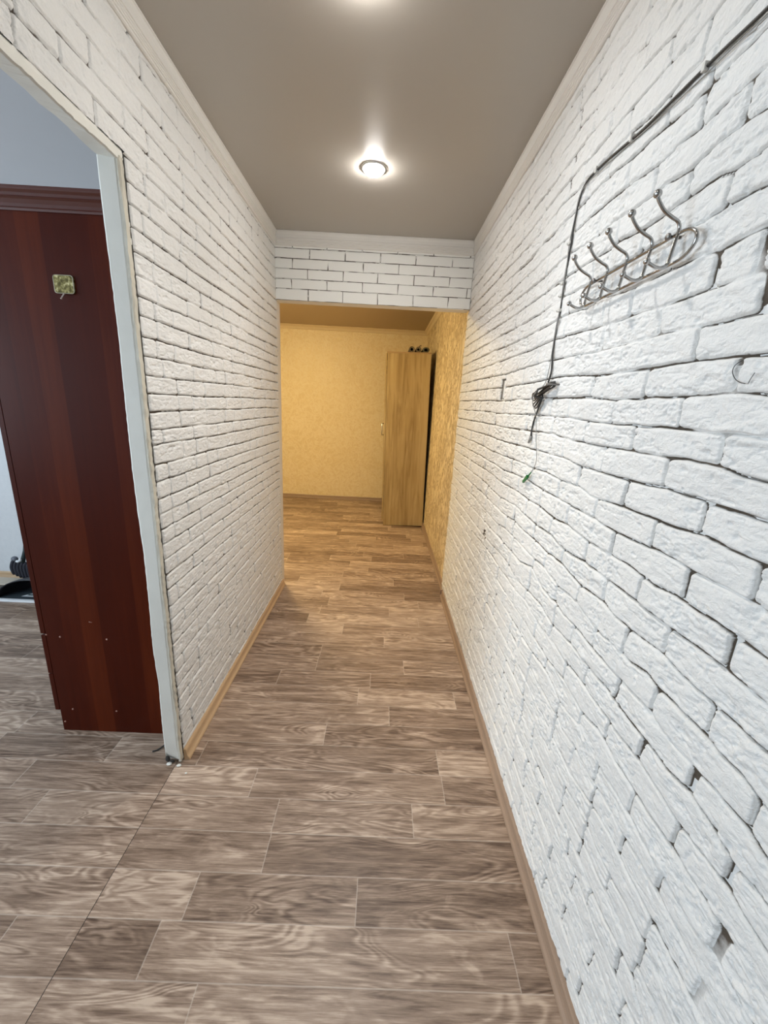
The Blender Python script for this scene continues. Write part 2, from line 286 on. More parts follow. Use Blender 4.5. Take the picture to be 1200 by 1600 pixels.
# floor: printed lino planks; UV 'plank' = metres along / across the plank, 'rand' = per plank randoms
def floor_mat():
    M = Mat('printed oak lino', (.4, .3, .22, 1), .42, spec=.35)
    uv = M.node('ShaderNodeUVMap', uv_map='plank').outputs[0]
    rd = M.node('ShaderNodeUVMap', uv_map='rand').outputs[0]
    sx = M.node('ShaderNodeSeparateXYZ'); M.link(uv, sx.inputs[0])
    sr = M.node('ShaderNodeSeparateXYZ'); M.link(rd, sr.inputs[0])
    r1, r2 = sr.outputs[0], sr.outputs[1]
    cb = M.node('ShaderNodeCombineXYZ')
    M.link(M.math('MULTIPLY', sx.outputs[0], 1.0), cb.inputs[0]); M.link(M.math('MULTIPLY', sx.outputs[1], 1.0), cb.inputs[1])
    M.link(M.math('MULTIPLY', r1, 37.0), cb.inputs[2])
    def sc(x, y):
        mp = M.node('ShaderNodeMapping'); mp.inputs['Scale'].default_value = (x, y, 1)
        M.link(cb.outputs[0], mp.inputs[0]); return mp.outputs[0]
    cath = M.noise(sc(2.0, 9), 1.0, 2.5, .5, .8)
    rings = cath
    fine = M.noise(sc(12, 290), 1.0, 5, .7, .2)
    mid = M.noise(sc(4.5, 72), 1.0, 5, .65, .8)
    wav = M.noise(sc(2.6, 17), 1.0, 5, .62, 1.6)
    big = M.noise(sc(2.2, 7), 1.0, 2, .5, .5)
    knot = M.noise(sc(5, 14), 1.0, 3, .5, 1.5)
    mask = M.ramp(big, [(0, (0, 0, 0, 1)), (.46, (.12, .12, .12, 1)), (.62, (1, 1, 1, 1))])
    saw = M.math('MULTIPLY', M.math('SUBTRACT', rings, .5), M.math('MULTIPLY', mask, .26))
    rs = M.math('SINE', M.math('MULTIPLY', cath, 105.0))
    saw = M.math('MULTIPLY', rs, M.math('MULTIPLY', mask, .095))
    f = M.math('ADD', M.math('MULTIPLY', wav, .50), M.math('MULTIPLY', mid, .60))
    f = M.math('ADD', f, M.math('MULTIPLY', fine, .52))
    f = M.math('ADD', f, saw)
    f = M.math('ADD', f, M.math('MULTIPLY', big, .22))
    f = M.math('ADD', f, M.math('MULTIPLY', M.math('SUBTRACT', r2, .5), .20))
    pale = M.ramp(knot, [(0, (0, 0, 0, 1)), (.56, (0, 0, 0, 1)), (.80, (1, 1, 1, 1))])
    f = M.math('ADD', f, M.math('MULTIPLY', pale, .22))
    f = M.math('MULTIPLY', f, .8)
    colr = M.ramp(f, [(.52, (.088, .054, .036, 1)), (.66, (.205, .139, .098, 1)), (.79, (.350, .254, .188, 1)), (.93, (.56, .435, .335, 1))])
    tri = rings
    # joints
    at = M.node('ShaderNodeAttribute', attribute_name='pw')  # plank length
    e1 = M.math('MINIMUM', sx.outputs[1], M.math('SUBTRACT', .1255, sx.outputs[1]))
    e2 = M.math('MINIMUM', sx.outputs[0], M.math('SUBTRACT', at.outputs['Fac'], sx.outputs[0]))
    e = M.math('MINIMUM', e1, e2)
    jf = M.ramp(M.math('MULTIPLY', e, 1000.0/4), [(0, (1, 1, 1, 1)), (.30, (.9, .9, .9, 1)), (.55, (0, 0, 0, 1))])
    c = M.mix(M.math('MULTIPLY', jf, .40), colr, (.60, .52, .44, 1))
    M.color(c)
    M.bump(M.math('ADD', fine, tri), .10, .0006)
    return M.m
FLOOR = floor_mat()

def skirting(name, a, b_):
    M = Mat(name, a, .4); v = M.obj((14, 1.2, 60)); n = M.noise(v, 3, 4, .6, .3)
    M.color(M.mix(n, a, b_)); return M.m
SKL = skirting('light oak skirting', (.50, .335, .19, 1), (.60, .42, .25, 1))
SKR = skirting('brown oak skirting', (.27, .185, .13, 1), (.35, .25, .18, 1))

def mahogany():
    M = Mat('dark mahogany veneer', (.05, .015, .01, 1), .32, spec=.12)
    tc = M.node('ShaderNodeTexCoord'); s = M.node('ShaderNodeSeparateXYZ'); M.link(tc.outputs['Object'], s.inputs[0])
    x = M.math('ADD', s.outputs[0], s.outputs[1])
    wn = M.node('ShaderNodeTexNoise', noise_dimensions='1D')
    st = M.math('FLOOR', M.math('MULTIPLY', x, 13.0))
    M.link(M.math('MULTIPLY', st, 3.37), wn.inputs['W']); wn.inputs['Scale'].default_value = 1.0
    v = M.obj((1, 1, .05)); g = M.noise(v, 55, 5, .6, .4)
    g2 = M.noise(M.obj((1, 1, .12)), 12, 3, .5, .3)
    f = M.math('ADD', M.math('MULTIPLY', wn.outputs['Fac'], .9), M.math('MULTIPLY', M.math('ADD', g, g2), .30))
    M.color(M.ramp(f, [(.45, (.034, .0035, .0010, 1)), (.72, (.056, .0065, .0015, 1)), (.95, (.090, .014, .003, 1))]))
    return M.m
MAHOG = mahogany()
MAHOGT = plain('dark mahogany trim', (.075, .016, .009, 1), .28)

def oak():
    M = Mat('sonoma oak laminate', (.5, .36, .2, 1), .5)
    v = M.obj((1, 1, .07)); g = M.noise(v, 22, 5, .6, .8); h = M.noise(M.obj((1, 1, .02)), 7, 3, .5)
    f = M.math('ADD', M.math('MULTIPLY', g, .6), M.math('MULTIPLY', h, .5))
    M.color(M.ramp(f, [(.40, (.24, .155, .060, 1)), (.53, (.40, .29, .135, 1)), (.66, (.50, .38, .20, 1))]))
    return M.m
OAK = oak()
OAKE = plain('oak edge', (.40, .27, .14, 1), .5)
CHROME = Mat('chrome wire', (.42, .42, .415, 1), .2, 1).m
STEEL = Mat('dull screw', (.25, .24, .23, 1), .35, 1).m
BLACKC = plain('black cable jacket', (.035, .034, .032, 1), .4)
GREYC = plain('grey thin cable', (.30, .29, .27, 1), .45)
CLIP = plain('white cable clip', (.62, .61, .57, 1), .45)
GREEN = plain('green plastic connector', (.004, .16, .035, 1), .35)
PEWTER = plain('rusty cable hook', (.22, .19, .16, 1), .5)
def brass():
    M = Mat('aged brass', (.3, .25, .1, 1), .38, .75); v = M.obj(); n = M.noise(v, 95, 3, .5, .4)
    M.color(M.ramp(n, [(.38, (.07, .055, .015, 1)), (.54, (.20, .165, .06, 1)), (.68, (.48, .42, .22, 1))])); M.bump(n, .5, .002); return M.m
BRASS = brass()
PEG = plain('pale metal peg', (.6, .5, .45, 1), .3, .6)
CAP = plain('pinkish screw cap', (.40, .22, .17, 1), .5)
BLKPL = plain('black plastic', (.018, .020, .024, 1), .35)
WHTPL = plain('white plastic', (.75, .78, .80, 1), .4)
DKCLOTH = plain('dark grey ribbed cloth', (.022, .022, .034, 1), .8, bump=.6, bscale=120, var=.4)
BEIGE = plain('beige board', (.52, .46, .37, 1), .6)
TUBEM = plain('grey cardboard tube', (.30, .26, .18, 1), .7)
TUBED = plain('dark paper roll', (.09, .065, .045, 1), .7)
TUBEB = plain('dark green grey roll', (.10, .10, .065, 1), .6)
def emis(name, col, s):
    M = Mat(name, col, .3); M.b.inputs['Emission Color'].default_value = col; M.b.inputs['Emission Strength'].default_value = s; return M.m

# ------------------------------------------------------------------ relief brick walls
def vnoise(S, Z, ls, lz, seed):
    """smooth value noise on the rectilinear grid, feature size ls x lz"""
    r = np.random.default_rng(seed)
    def axis(A, l):
        t = (A - A.min())/l + r.random(); i = np.floor(t).astype(int); f = t - i
        return i, f*f*f*(f*(6*f-15)+10), i.max()+2
    i, fs, ni = axis(S, ls); j, fz, nj = axis(Z, lz)
    L = r.random((ni, nj))*2-1
    A = L[i]*(1-fs)[:, None] + L[i+1]*fs[:, None]
    return A[:, j]*(1-fz)[None] + A[:, j+1]*fz[None]

def fbm(S, Z, ls, lz, seed, oct=4, g=.5):
    out = 0; a_ = 1; tot = 0
    for k in range(oct):
        out = out + a_*vnoise(S, Z, ls/2**k, lz/2**k, seed+k*17); tot += a_; a_ *= g
    return out/tot

def rows_from(zj, joints, verts, s0, s1, pitch, jitter, brick=.226):
    """zj: function list z_k(s) from bottom to top; assign the known vertical joints to rows, fill in the others"""
    rows = []
    for k in range(len(zj)-1):
        vs = []
        for (s, z, w) in verts:
            lo = np.interp(s, *zj[k]); hi = np.interp(s, *zj[k+1])
            if lo <= z < hi and s0+.03 < s < s1-.03: vs.append((s, w))
        vs = sorted(vs); c = []
        for q in vs:
            if c and q[0]-c[-1][0] < .05: continue
            c.append(q)
        out = []; ends = [(s0, 0)] + c + [(s1, 0)]
        for (p_, q) in zip(ends[:-1], ends[1:]):
            out.append(p_); L = q[0]-p_[0]; s = p_[0]
            # continue outwards from known joints
            if p_[1] == 0 and q[1] != 0:
                t = q[0]; tmp = []
                while t - p_[0] > .30:
                    t -= brick*(1 if rnd.random() < .72 else .5)*rnd.uniform(.97, 1.03); tmp.append((t, rnd.choice((1, 1, 1, 1.4))))
                out += tmp[::-1]
            else:
                while q[0] - s > .275:
                    step = brick*(1 if rnd.random() < .72 else .5)*rnd.uniform(.97, 1.03)
                    if q[0]-(s+step) < .06: step = brick*.5
                    s += step; out.append((s, rnd.choice((1, 1, 1, 1.4))))
        out.append(ends[-1]); rows.append(out)
    return rows

def relief(S, Z, zj, rows, H, gap, rad, bev, rough, seed, warp=.0022, fl=.22):
    ns, nz = len(S), len(Z)
    Wz = warp*fbm(S, Z, .045, .04, seed+1, 3); Ws = warp*fbm(S, Z, .03, .04, seed+2, 3)
    Wb = .35*warp*2*fbm(S, Z, .22, .3, seed+3, 2)
    gw = fbm(S, Z, .10, .10, seed+4, 2)                 # gap width modulation
    h = np.zeros((ns, nz)); gapA = np.ones((ns, nz))
    r = np.random.default_rng(seed)
    ZZ = np.broadcast_to(Z[None], (ns, nz)) + Wz + Wb
    SS = np.broadcast_to(S[:, None], (ns, nz)) + Ws
    sm = .014
    for k, row in enumerate(rows):
        zl_all = np.interp(S, *zj[k]); zh_all = np.interp(S, *zj[k+1])
        for (a_, b_) in zip(row[:-1], row[1:]):
            i0 = max(np.searchsorted(S, a_[0]-sm), 0); i1 = min(np.searchsorted(S, b_[0]+sm), ns)
            if i1 <= i0: continue
            zl = zl_all[i0:i1]; zh = zh_all[i0:i1]
            j0 = max(np.searchsorted(Z, zl.min()-sm), 0); j1 = min(np.searchsorted(Z, zh.max()+sm), nz)
            if j1 <= j0: continue
            s_ = SS[i0:i1, j0:j1]; z_ = ZZ[i0:i1, j0:j1]
            ga = gap*.5*(.75 + a_[1]*.55 if a_[1] else .5)*r.uniform(.5, 1.2)
            gb = gap*.5*(.75 + b_[1]*.55 if b_[1] else .5)*r.uniform(.5, 1.2)
            if a_[1] >= 2: ga = gap*a_[1]*.75
            if b_[1] >= 2: gb = gap*b_[1]*.75
            zc = ((zl+zh)/2)[:, None]; hz = ((zh-zl)/2)[:, None] - gap*.5*(1+.9*gw[i0:i1, j0:j1])
            zc = zc + r.uniform(-.0008, .0008)
            sl = r.uniform(-.06, .06)
            sa = a_[0]+ga; sb = b_[0]-gb; sc_ = (sa+sb)/2; hs = (sb-sa)/2
            rr = rad*r.uniform(.7, 1.5)
            qx = np.abs(s_-sc_+sl*(z_-zc)) - (hs-rr); qz = np.abs(z_-zc) - (hz-rr)
            sd = np.hypot(np.maximum(qx, 0), np.maximum(qz, 0)) + np.minimum(np.maximum(qx, qz), 0) - rr
            d = -sd
            t = np.clip(d/(bev*r.uniform(.8, 1.3)), 0, 1)
            prof = np.sqrt(1-(1-t)**2)
            hb = H*(1+r.uniform(-.13, .13)) + r.uniform(-.012, .012)*H/.011*(z_-zc) + r.uniform(-.006, .006)*(s_-sc_)
            hh = hb*prof*(d > 0)
            sub = h[i0:i1, j0:j1]; better = hh > sub
            sub[better] = hh[better]
            g = np.clip(1 - (d+.0008)/.0020, 0, 1)*np.where((qx > qz) & (max(a_[1], b_[1]) < 1.2), .88, 1)
            gapA[i0:i1, j0:j1] = np.minimum(gapA[i0:i1, j0:j1], g)
    # chipped, hand-made surface
    tex = fbm(S, Z, .020, .011, seed+10, 3, .6)
    def crease(ls, lz, sd, w):
        f = fbm(S, Z, ls, lz, sd, 3, .5); return np.clip(1-np.abs(f)/w, 0, 1)
    pat = np.clip(fbm(S, Z, .13, .05, seed+12, 2)*3+.55, 0, 1)
    pat2 = np.clip(fbm(S, Z, .10, .06, seed+22, 2)*3+.4, 0, 1)
    chips = -crease(.060, .020, seed+11, .13)*pat*1.3 - crease(.026, .013, seed+31, .16)*pat2*1.3
    step = np.clip(fbm(S, Z, .05, .02, seed+32, 3)*5, -1, 1)*pat2*.7
    pit = -np.clip(fbm(S, Z, .022, .016, seed+13, 2)-.55, 0, 1)*5
    big = fbm(S, Z, .09, .05, seed+14, 2)*.9
    on = np.clip(h/(H*.8), 0, 1)
    h = h + on*rough*(tex*.0007 + chips*.0008 + pit*.0012 + big*.0010 + step*.0007)
    # paint and filler that closes parts of the joints
    fill = H*np.clip(fl + .70*fbm(S, Z, .10, .075, seed+15, 2), .04, .9)
    gapA = gapA*np.clip(1.25 - fill/(H*.74), .0, 1)
    h = np.maximum(h, fill*.95)
    return h, gapA

def relief_object(name, S, Z, h, gap, fn, keep, mat, extra=None):
    """fn(s,z,h)->xyz arrays; keep(s,z) mask on vertices"""
    ns, nz = h.shape
    SS, ZZ = np.meshgrid(S, Z, indexing='ij')
    X = np.stack(fn(SS, ZZ, h), -1).reshape(-1, 3)
    idx = np.arange(ns*nz).reshape(ns, nz)
    q = np.stack([idx[:-1, :-1], idx[1:, :-1], idx[1:, 1:], idx[:-1, 1:]], -1)
    sc_ = (S[:-1]+S[1:])/2; zc = (Z[:-1]+Z[1:])/2
    M_ = keep(*np.meshgrid(sc_, zc, indexing='ij'))
    q = q[M_]
    v0, v1, v2 = X[q[0, 0]], X[q[0, 1]], X[q[0, 2]]
    nrm = np.cross(v1-v0, v2-v0)
    want = np.array(fn(np.zeros(1), np.zeros(1), np.ones(1)), float).reshape(3) - np.array(fn(np.zeros(1), np.zeros(1), np.zeros(1)), float).reshape(3)
    if nrm @ want < 0: q = q[:, ::-1]
    used = np.unique(q); remap = -np.ones(ns*nz, int); remap[used] = np.arange(len(used))
    V = X[used]; G = gap.reshape(-1)[used]; F = remap[q]
    ev = []; ef = []
    if extra:
        ev = extra.v; ef = extra.f
    nv = len(V)
    V = np.vstack([V, np.array(ev, float).reshape(-1, 3)]); G = np.concatenate([G, np.zeros(len(ev))])
    me = bpy.data.meshes.new(name)
    me.vertices.add(len(V)); me.vertices.foreach_set('co', V.astype(np.float32).ravel())
    loops = list(F.ravel()); nq = len(F)
    starts = list(range(0, nq*4, 4)); c = nq*4
    for f in ef:
        loops += [i+nv for i in f]; starts.append(c); c += len(f)
    me.loops.add(len(loops)); me.loops.foreach_set('vertex_index', np.array(loops, np.int32))
    me.polygons.add(len(starts)); me.polygons.foreach_set('loop_start', np.array(starts, np.int32))
    me.update(calc_edges=True)
    sm = np.ones(len(starts), bool); sm[nq:] = False
    me.polygons.foreach_set('use_smooth', sm)
    at = me.attributes.new('gap', 'FLOAT', 'POINT'); at.data.foreach_set('value', G.astype(np.float32))
    me.materials.append(mat)
    o = bpy.data.objects.new(name, me); link(o); return o

def grid_steps(s0, s1, fn):
    out = [s0]
    while out[-1] < s1: out.append(out[-1]+fn(out[-1]))
    out[-1] = s1; return np.array(out)

# right wall ---------------------------------------------------------------
zj = [(np.array([-1., 5.]), np.array([z, z])) for z in [-.03]+RROWS]
for s, z in RJ[::-1]: zj.append((np.array(s), np.array(z)))
zj += [(np.array([-1., 5.]), np.array([z, z])) for z in (2.39, 2.45, 2.52)]
S0 = -.55
rowsR = rows_from(zj, None, RV, S0-.01, YH+.06, .0595, .01)
S = grid_steps(S0, YH+.055, lambda s: .006 if s < .22 else min(max(s*s/337*.85, .0018), .006))
Z = np.arange(0, CEIL+.001, .0021)
h, gA = relief(S, Z, zj, rowsR, BT, .0027, .0075, .0046, 2.5, 100)
def cut(h, gA, S, Z, s0, s1, z0, z1, depth=0, g=1):
    i0, i1 = np.searchsorted(S, (s0, s1)); j0, j1 = np.searchsorted(Z, (z0, z1))
    h[i0:i1, j0:j1] = np.minimum(h[i0:i1, j0:j1], depth); gA[i0:i1, j0:j1] = np.maximum(gA[i0:i1, j0:j1], g)
cut(h, gA, S, Z, 1.884, 1.946, 1.508, 1.600)               # open slot in the bricks
cut(h, gA, S, Z, .641, .656, 1.546, 1.563, .006, .6)                 # broken corner above the wire loop
for (cs, cz, rs, rz) in ((1.935, .866, .020, .012), (1.945, .845, .016, .010), (1.915, .835, .012, .010), (1.93, .855, .03, .005)):
    ss_, zz_ = np.meshgrid(S, Z, indexing='ij')
    bl = 1.25-np.hypot((ss_-cs)/rs, (zz_-cz)/rz)+.5*fbm(S, Z, .01, .006, 77, 2)
    gA = np.maximum(gA, np.clip(bl, 0, 1)); h = np.where(bl > .6, h*.75, h)
ex = MB().box(XR+BT*.93, XR+.12, S0, YH+.055, 0, CEIL)
wr = relief_object('wall_right', S, Z, h, gA, lambda s, z, q: (XR+BT-q, s, z), lambda s, z: s > -9, BRICK, ex)
tag(wr, 'white painted brick wall along the right side', kind='structure')
ex = MB().box(XR+.0, XR+.12, YB, S0, 0, CEIL).build('wall_right_rear', BRICK)
tag(ex, kind='structure')

# left wall ----------------------------------------------------------------
sN = 1.337
lj = sorted(LJ)
zl = [(np.array([-1., 5.]), np.array([-.05, -.05]))]
for q, z in enumerate(lj):
    ss = np.arange(-1, 5, .35); dz = np.array([rnd.uniform(-.0035, .0035) for _ in ss])
    zl.append((ss, z+dz))
zl.append((np.array([-1., 5.]), np.array([2.465, 2.465]))); zl.append((np.array([-1., 5.]), np.array([2.53, 2.53])))
rl = rows_from(zl, None, LV, -.62, YH+.03, .06, .01)
for k, row in enumerate(rl):                      # break the rows at the edge of the opening
    if zl[k+1][1][0] < ZO+.035:
        rl[k] = [(sN, 1.0)] + [q for q in row if q[0] > sN+.05]
S = grid_steps(-.6, YH+.022, lambda s: .006 if s < .8 else min(max(s*s/470*.8, .0022), .006))
Z = np.arange(0, CEIL+.001, .0026)
h, gA = relief(S, Z, zl, rl, BT*.95, .0028, .0075, 0.0046, 1.7, 300, fl=.18)
ex = MB().box(XL-.065, XL-BT*.93, sN-.002, YH+.02, 0, CEIL).box(XL-.065, XL-BT*.93, -.6, sN-.002, ZO+.022, CEIL)
wl = relief_object('wall_left', S, Z, h, gA, lambda s, z, q: (XL-BT+q, s, z),
                   lambda s, z: (s > sN-.003) | (z > ZO+.02), BRICK, ex)
tag(wl, 'white painted brick wall on the left, running on above the opening', kind='structure')
o = MB().box(XL-.065, XL, YB, -.6, 0, CEIL).build('wall_left_rear', BRICK); tag(o, kind='structure')

# header -------------------------------------------------------------------
zh_ = [(np.array([-2., 2.]), np.array([z-.0125*0, z]))
       for z in (2.098, 2.167, 2.226, 2.286, 2.346, 2.404, 2.438, 2.52)]
rh = rows_from(zh_, None, HV, XL-.01, XR+.01, .06, 0)
S = np.arange(XL, XR+.001, .003); Z = np.arange(ZH, CEIL+.001, .0022)
h, gA = relief(S, Z, zh_, rh, .004, .0030, .0015, .0016, .12, 500, warp=.0007, fl=.12)
gA = np.clip(gA*1.5, 0, 1)
ex = MB().box(XL, XR, YH+.0037, YH+.10, ZH, CEIL)
wh = relief_object('wall_front', S, Z, h, gA, lambda s, z, q: (s, YH+.004-q, z), lambda s, z: s > -9, BRICKH, ex)
tag(wh, 'white brick header over the passage into the warm lit room', kind='structure')
# ------------------------------------------------------------------ floor
def make_floor():
    P = .1255; Y0 = .677
    ends = {4: [-.444], 2: [-.321], 1: [-.012], 0: [-.568, .431], -1: [-.408], 3: [.176], 5: [.30], 7: [.096], 6: [-.198], 10: [.184],
            8: [-.064], 9: [-.504], 11: [-.313], 12: [.07], 13: [-.205], 14: [-.46, .309], 15: [.107], 16: [-.35, .33], 17: [.228, -.42], 18: [-.293], 19: [.15]}
    endl = {6: [-1.546], 5: [-1.073], 4: [-1.34], 3: [-1.187]}
    vs = []; fs = []; uv = []; rd = []; pw = []
    def plank(x0, x1, y0, y1, u0, L, r1, r2):
        n = len(vs); vs.extend([(x0, y0, 0), (x1, y0, 0), (x1, y1, 0), (x0, y1, 0)]); fs.append((n, n+1, n+2, n+3))
        uv.extend([(u0, 0), (u0+x1-x0, 0), (u0+x1-x0, P), (u0, P)]); rd.extend([(r1, r2)]*4); pw.extend([L]*4)
    def fill(x0, x1, k, known, step):
        y0 = Y0+P*k; y1 = y0+P
        e = sorted(v for v in known if x0 < v < x1)
        if not e: e = [x0 + rnd.uniform(.1, step)]
        while e[0]-x0 > 0: e.insert(0, e[0]-step*rnd.choice((1, 1, .75, .5)))
        while x1-e[-1] > 0: e.append(e[-1]+step*rnd.choice((1, 1, .75, .5)))
        e = [v for v in e if not (x0 < v < x0+.045 or x1-.045 < v < x1)]
        for a_, b_ in zip(e[:-1], e[1:]):
            c, d = max(a_, x0), min(b_, x1)
            if d-c > .001: plank(c, d, y0, y1, c-a_, b_-a_, rnd.random(), rnd.random())
    for k in range(-18, 44):
        y = Y0+P*k
        if y < 2.95:
            fill(-.78, XR+.05, k, ends.get(k, []), 1.0)
            fill(XW, -.782, k, endl.get(k, []), 1.0)
        else: fill(-3.6, XR+.1, k, ends.get(k, []), .8)
    mb = MB(); mb.v = vs; mb.f = fs
    me = bpy.data.meshes.new('floor')
    n = len(vs)
    bx = [(XW-.1, YB-.1, -.12), (XR+.2, YB-.1, -.12), (XR+.2, YF+.2, -.12), (XW-.1, YF+.2, -.12),
          (XW-.1, YB-.1, -.0012), (XR+.2, YB-.1, -.0012), (XR+.2, YF+.2, -.0012), (XW-.1, YF+.2, -.0012)]
    bf = [(0, 3, 2, 1), (4, 5, 6, 7), (0, 1, 5, 4), (1, 2, 6, 5), (2, 3, 7, 6), (3, 0, 4, 7)]
    me.from_pydata(vs+bx, [], fs+[tuple(i+n for i in f) for f in bf])
    u1 = me.uv_layers.new(name='plank'); u2 = me.uv_layers.new(name='rand')
    for l in me.loops:
        i = l.vertex_index
        if i < n: u1.data[l.index].uv = uv[i]; u2.data[l.index].uv = rd[i]
    at = me.attributes.new('pw', 'FLOAT', 'POINT'); at.data.foreach_set('value', pw+[1.0]*8)
    me.materials.append(FLOOR); me.materials.append(SLATE)
    for p_ in me.polygons[-6:]: p_.material_index = 1
    me.update(); o = bpy.data.objects.new('floor', me); link(o)
    tag(o, 'brown grey oak printed lino floor running through all rooms', kind='structure')
make_floor()

# ------------------------------------------------------------------ shell
def struct(name, mb, mat, label=None):
    o = mb.build(name, mat); tag(o, label, kind='structure'); return o
struct('ceiling', MB().box(XL-.065, XR+.12, YB, YH+.10, CEIL, CEIL+.1), CEILM)
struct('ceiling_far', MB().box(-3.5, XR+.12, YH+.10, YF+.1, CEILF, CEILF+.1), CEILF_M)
struct('ceiling_side', MB().box(XW-.1, XL-.065, YB, YR, CEIL, CEIL+.1), CEILS)
struct('wall_far', MB().box(-3.5, XR+.12, YF, YF+.1, 0, CEILF), WPF)
struct('wall_right_far', MB().box(XR+.022, XR+.12, YH+.055, YF, 0, CEILF), WPR)
struct('wall_left_far', MB().box(-3.5, -3.4, YH+.10, YF, 0, CEILF), WPF)
struct('wall_side_back', MB().box(XW-.1, XL-.066, YR, YH+.10, 0, CEIL), SIDEW)
struct('wall_left_end', MB().box(XL-.066, XL, YH+.022, YH+.10, 0, ZH-.0).box(XL-.066, XL-.001, YH+.022, YH+.10, ZH, CEIL), MOULD)
struct('wall_rear', MB().box(XW-.1, XR+.12, YB-.1, YB, 0, CEIL), SIDEW)
# window wall of the side room, with a window opening
wy0, wy1, wz0, wz1 = -.9, 1.1, .85, 2.25
struct('wall_side_window', MB().box(XW-.1, XW, YB, wy0, 0, CEIL).box(XW-.1, XW, wy1, YR, 0, CEIL)
       .box(XW-.1, XW, wy0, wy1, 0, wz0).box(XW-.1, XW, wy0, wy1, wz1, CEIL), SIDEW)
wf = MB()
for (a_, b_) in ((wy0, wy0+.06), ((wy0+wy1)/2-.04, (wy0+wy1)/2+.04), (wy1-.06, wy1)): wf.box(XW-.08, XW-.03, a_, b_, wz0, wz1)
wf.box(XW-.08, XW-.03, wy0, wy1, wz0, wz0+.06); wf.box(XW-.08, XW-.03, wy0, wy1, wz1-.06, wz1)
struct('window_1', wf, WHTPL)

# crown mouldings: profile in (out from wall, down from ceiling)
CP = [(0, 0), (.0160, 0), (.0175, -.002), (.0178, -.008), (.0150, -.010), (.0115, -.022), (.0105, -.036), (.0115, -.042), (.0150, -.0435), (.0150, -.048), (.0120, -.0495),
      (.0130, -.0555), (.0105, -.0570), (.0120, -.0635), (.0095, -.0650), (.0110, -.0720), (.0080, -.0735), (.0095, -.0810), (.0055, -.0835), (0, -.084)]
def crown(name, prof, A, B, n, z, m0=1, m1=1, mat=MOULD):
    """A,B: xy ends on the wall; n: outward normal; mitred ends"""
    A = Vector((A[0], A[1])); B = Vector((B[0], B[1])); n = Vector(n); t = (B-A).normalized()
    fa = lambda a_, b_: ((A + n*a_ + t*a_*m0).x, (A + n*a_ + t*a_*m0).y, z+b_)
    fb = lambda a_, b_: ((B + n*a_ - t*a_*m1).x, (B + n*a_ - t*a_*m1).y, z+b_)
    o = MB().extrude(prof, [fa, fb]).build(name, mat); tag(o, kind='structure'); return o
crown('trim_1', CP, (XL-.001, -.6), (XL-.001, YH), (1, 0), CEIL, 0, 1)
crown('trim_2', CP, (XR+.001, -.55), (XR+.001, YH), (-1, 0), CEIL, 0, 1)
crown('trim_3', CP, (XL, YH+.001), (XR, YH+.001), (0, -1), CEIL)
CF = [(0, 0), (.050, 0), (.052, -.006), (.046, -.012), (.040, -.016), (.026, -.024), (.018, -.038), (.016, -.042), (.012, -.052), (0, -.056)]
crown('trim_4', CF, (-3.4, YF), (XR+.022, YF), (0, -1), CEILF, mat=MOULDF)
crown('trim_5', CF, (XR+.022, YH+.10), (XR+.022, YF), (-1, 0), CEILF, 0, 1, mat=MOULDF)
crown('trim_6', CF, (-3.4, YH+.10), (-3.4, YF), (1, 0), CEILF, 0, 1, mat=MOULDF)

# skirtings: cove profile
SP = [(0, 0), (.0235, 0), (.0245, .004), (.0225, .010), (.0165, .017), (.0135, .026), (.0125, .038), (.0115, .046), (.008, .052), (0, .052)]
def skirt(name, A, B, n, mat, m0=0, m1=0, s=1, label=None):
    o = crown(name, [(a_*s, b_*s) for a_, b_ in SP], A, B, n, 0, m0, m1, mat)
    if label: o['label'] = label
    return o
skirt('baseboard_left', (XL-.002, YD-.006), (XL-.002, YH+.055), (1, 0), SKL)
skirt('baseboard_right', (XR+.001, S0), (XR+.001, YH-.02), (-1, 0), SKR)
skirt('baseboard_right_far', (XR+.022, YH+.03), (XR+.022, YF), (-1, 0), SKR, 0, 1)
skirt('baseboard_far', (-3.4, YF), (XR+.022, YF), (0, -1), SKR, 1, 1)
skirt('baseboard_side', (XW, YR), (XL-.066, YR), (0, -1), SKL, 0, 0)
struct('baseboard_joint', MB().box(XR-.0245, XR+.002, YH-.025, YH-.012, 0, .054, .002), SKR)

# ragged plaster reveal and filler strips round the opening
def ragged(name, mat, zs, fn, label=None):
    n = len(fn(0, 0)); vs = []; fs = []
    for i, z in enumerate(zs): vs += fn(z, i)
    for i in range(len(zs)-1):
        for k in range(n):
            l = (k+1) % n; fs.append((i*n+k, i*n+l, (i+1)*n+l, (i+1)*n+k))
    fs.append(tuple(range(n))); fs.append(tuple((len(zs)-1)*n+k for k in range(n))[::-1])
    mb = MB().add(vs, fs); o = mb.build(name, mat); tag(o, label, kind='structure'); return o
def smooth_noise(n, amp, step, seed):
    r = np.random.default_rng(seed); m = int(n/step)+3
    return np.interp(np.arange(n)/step, np.arange(m), r.uniform(-amp, amp, m))
zs = list(np.arange(.012, ZO+.002, .008)); N = len(zs)
e1 = smooth_noise(N, .0008, 2, 1)+smooth_noise(N, .0045, 22, 2); e2 = smooth_noise(N, .002, 2, 3)+smooth_noise(N, .0035, 14, 4)
e3 = smooth_noise(N, .0018, 1.5, 5); e4 = smooth_noise(N, .003, 30, 6)
def reveal(z, i):
    low = max(0, (.10-z)/.10); lo2 = low*low*.022
    return [(XL-.066+e1[i], 1.316+e4[i]*.5, z), (XL-.060+e1[i], 1.3105+e4[i]+lo2, z), (XL-.016, 1.309+e4[i]*.6+lo2*.6, z), (XL-.009+e2[i]*.7, 1.311+e4[i]*.5, z),
            (XL-.009+e2[i]*.7, YD-.001, z), (XL-.064, YD-.001, z)]
ragged('trim_7', PLASTER, zs, reveal, 'white plastered reveal at the end of the left brick wall')
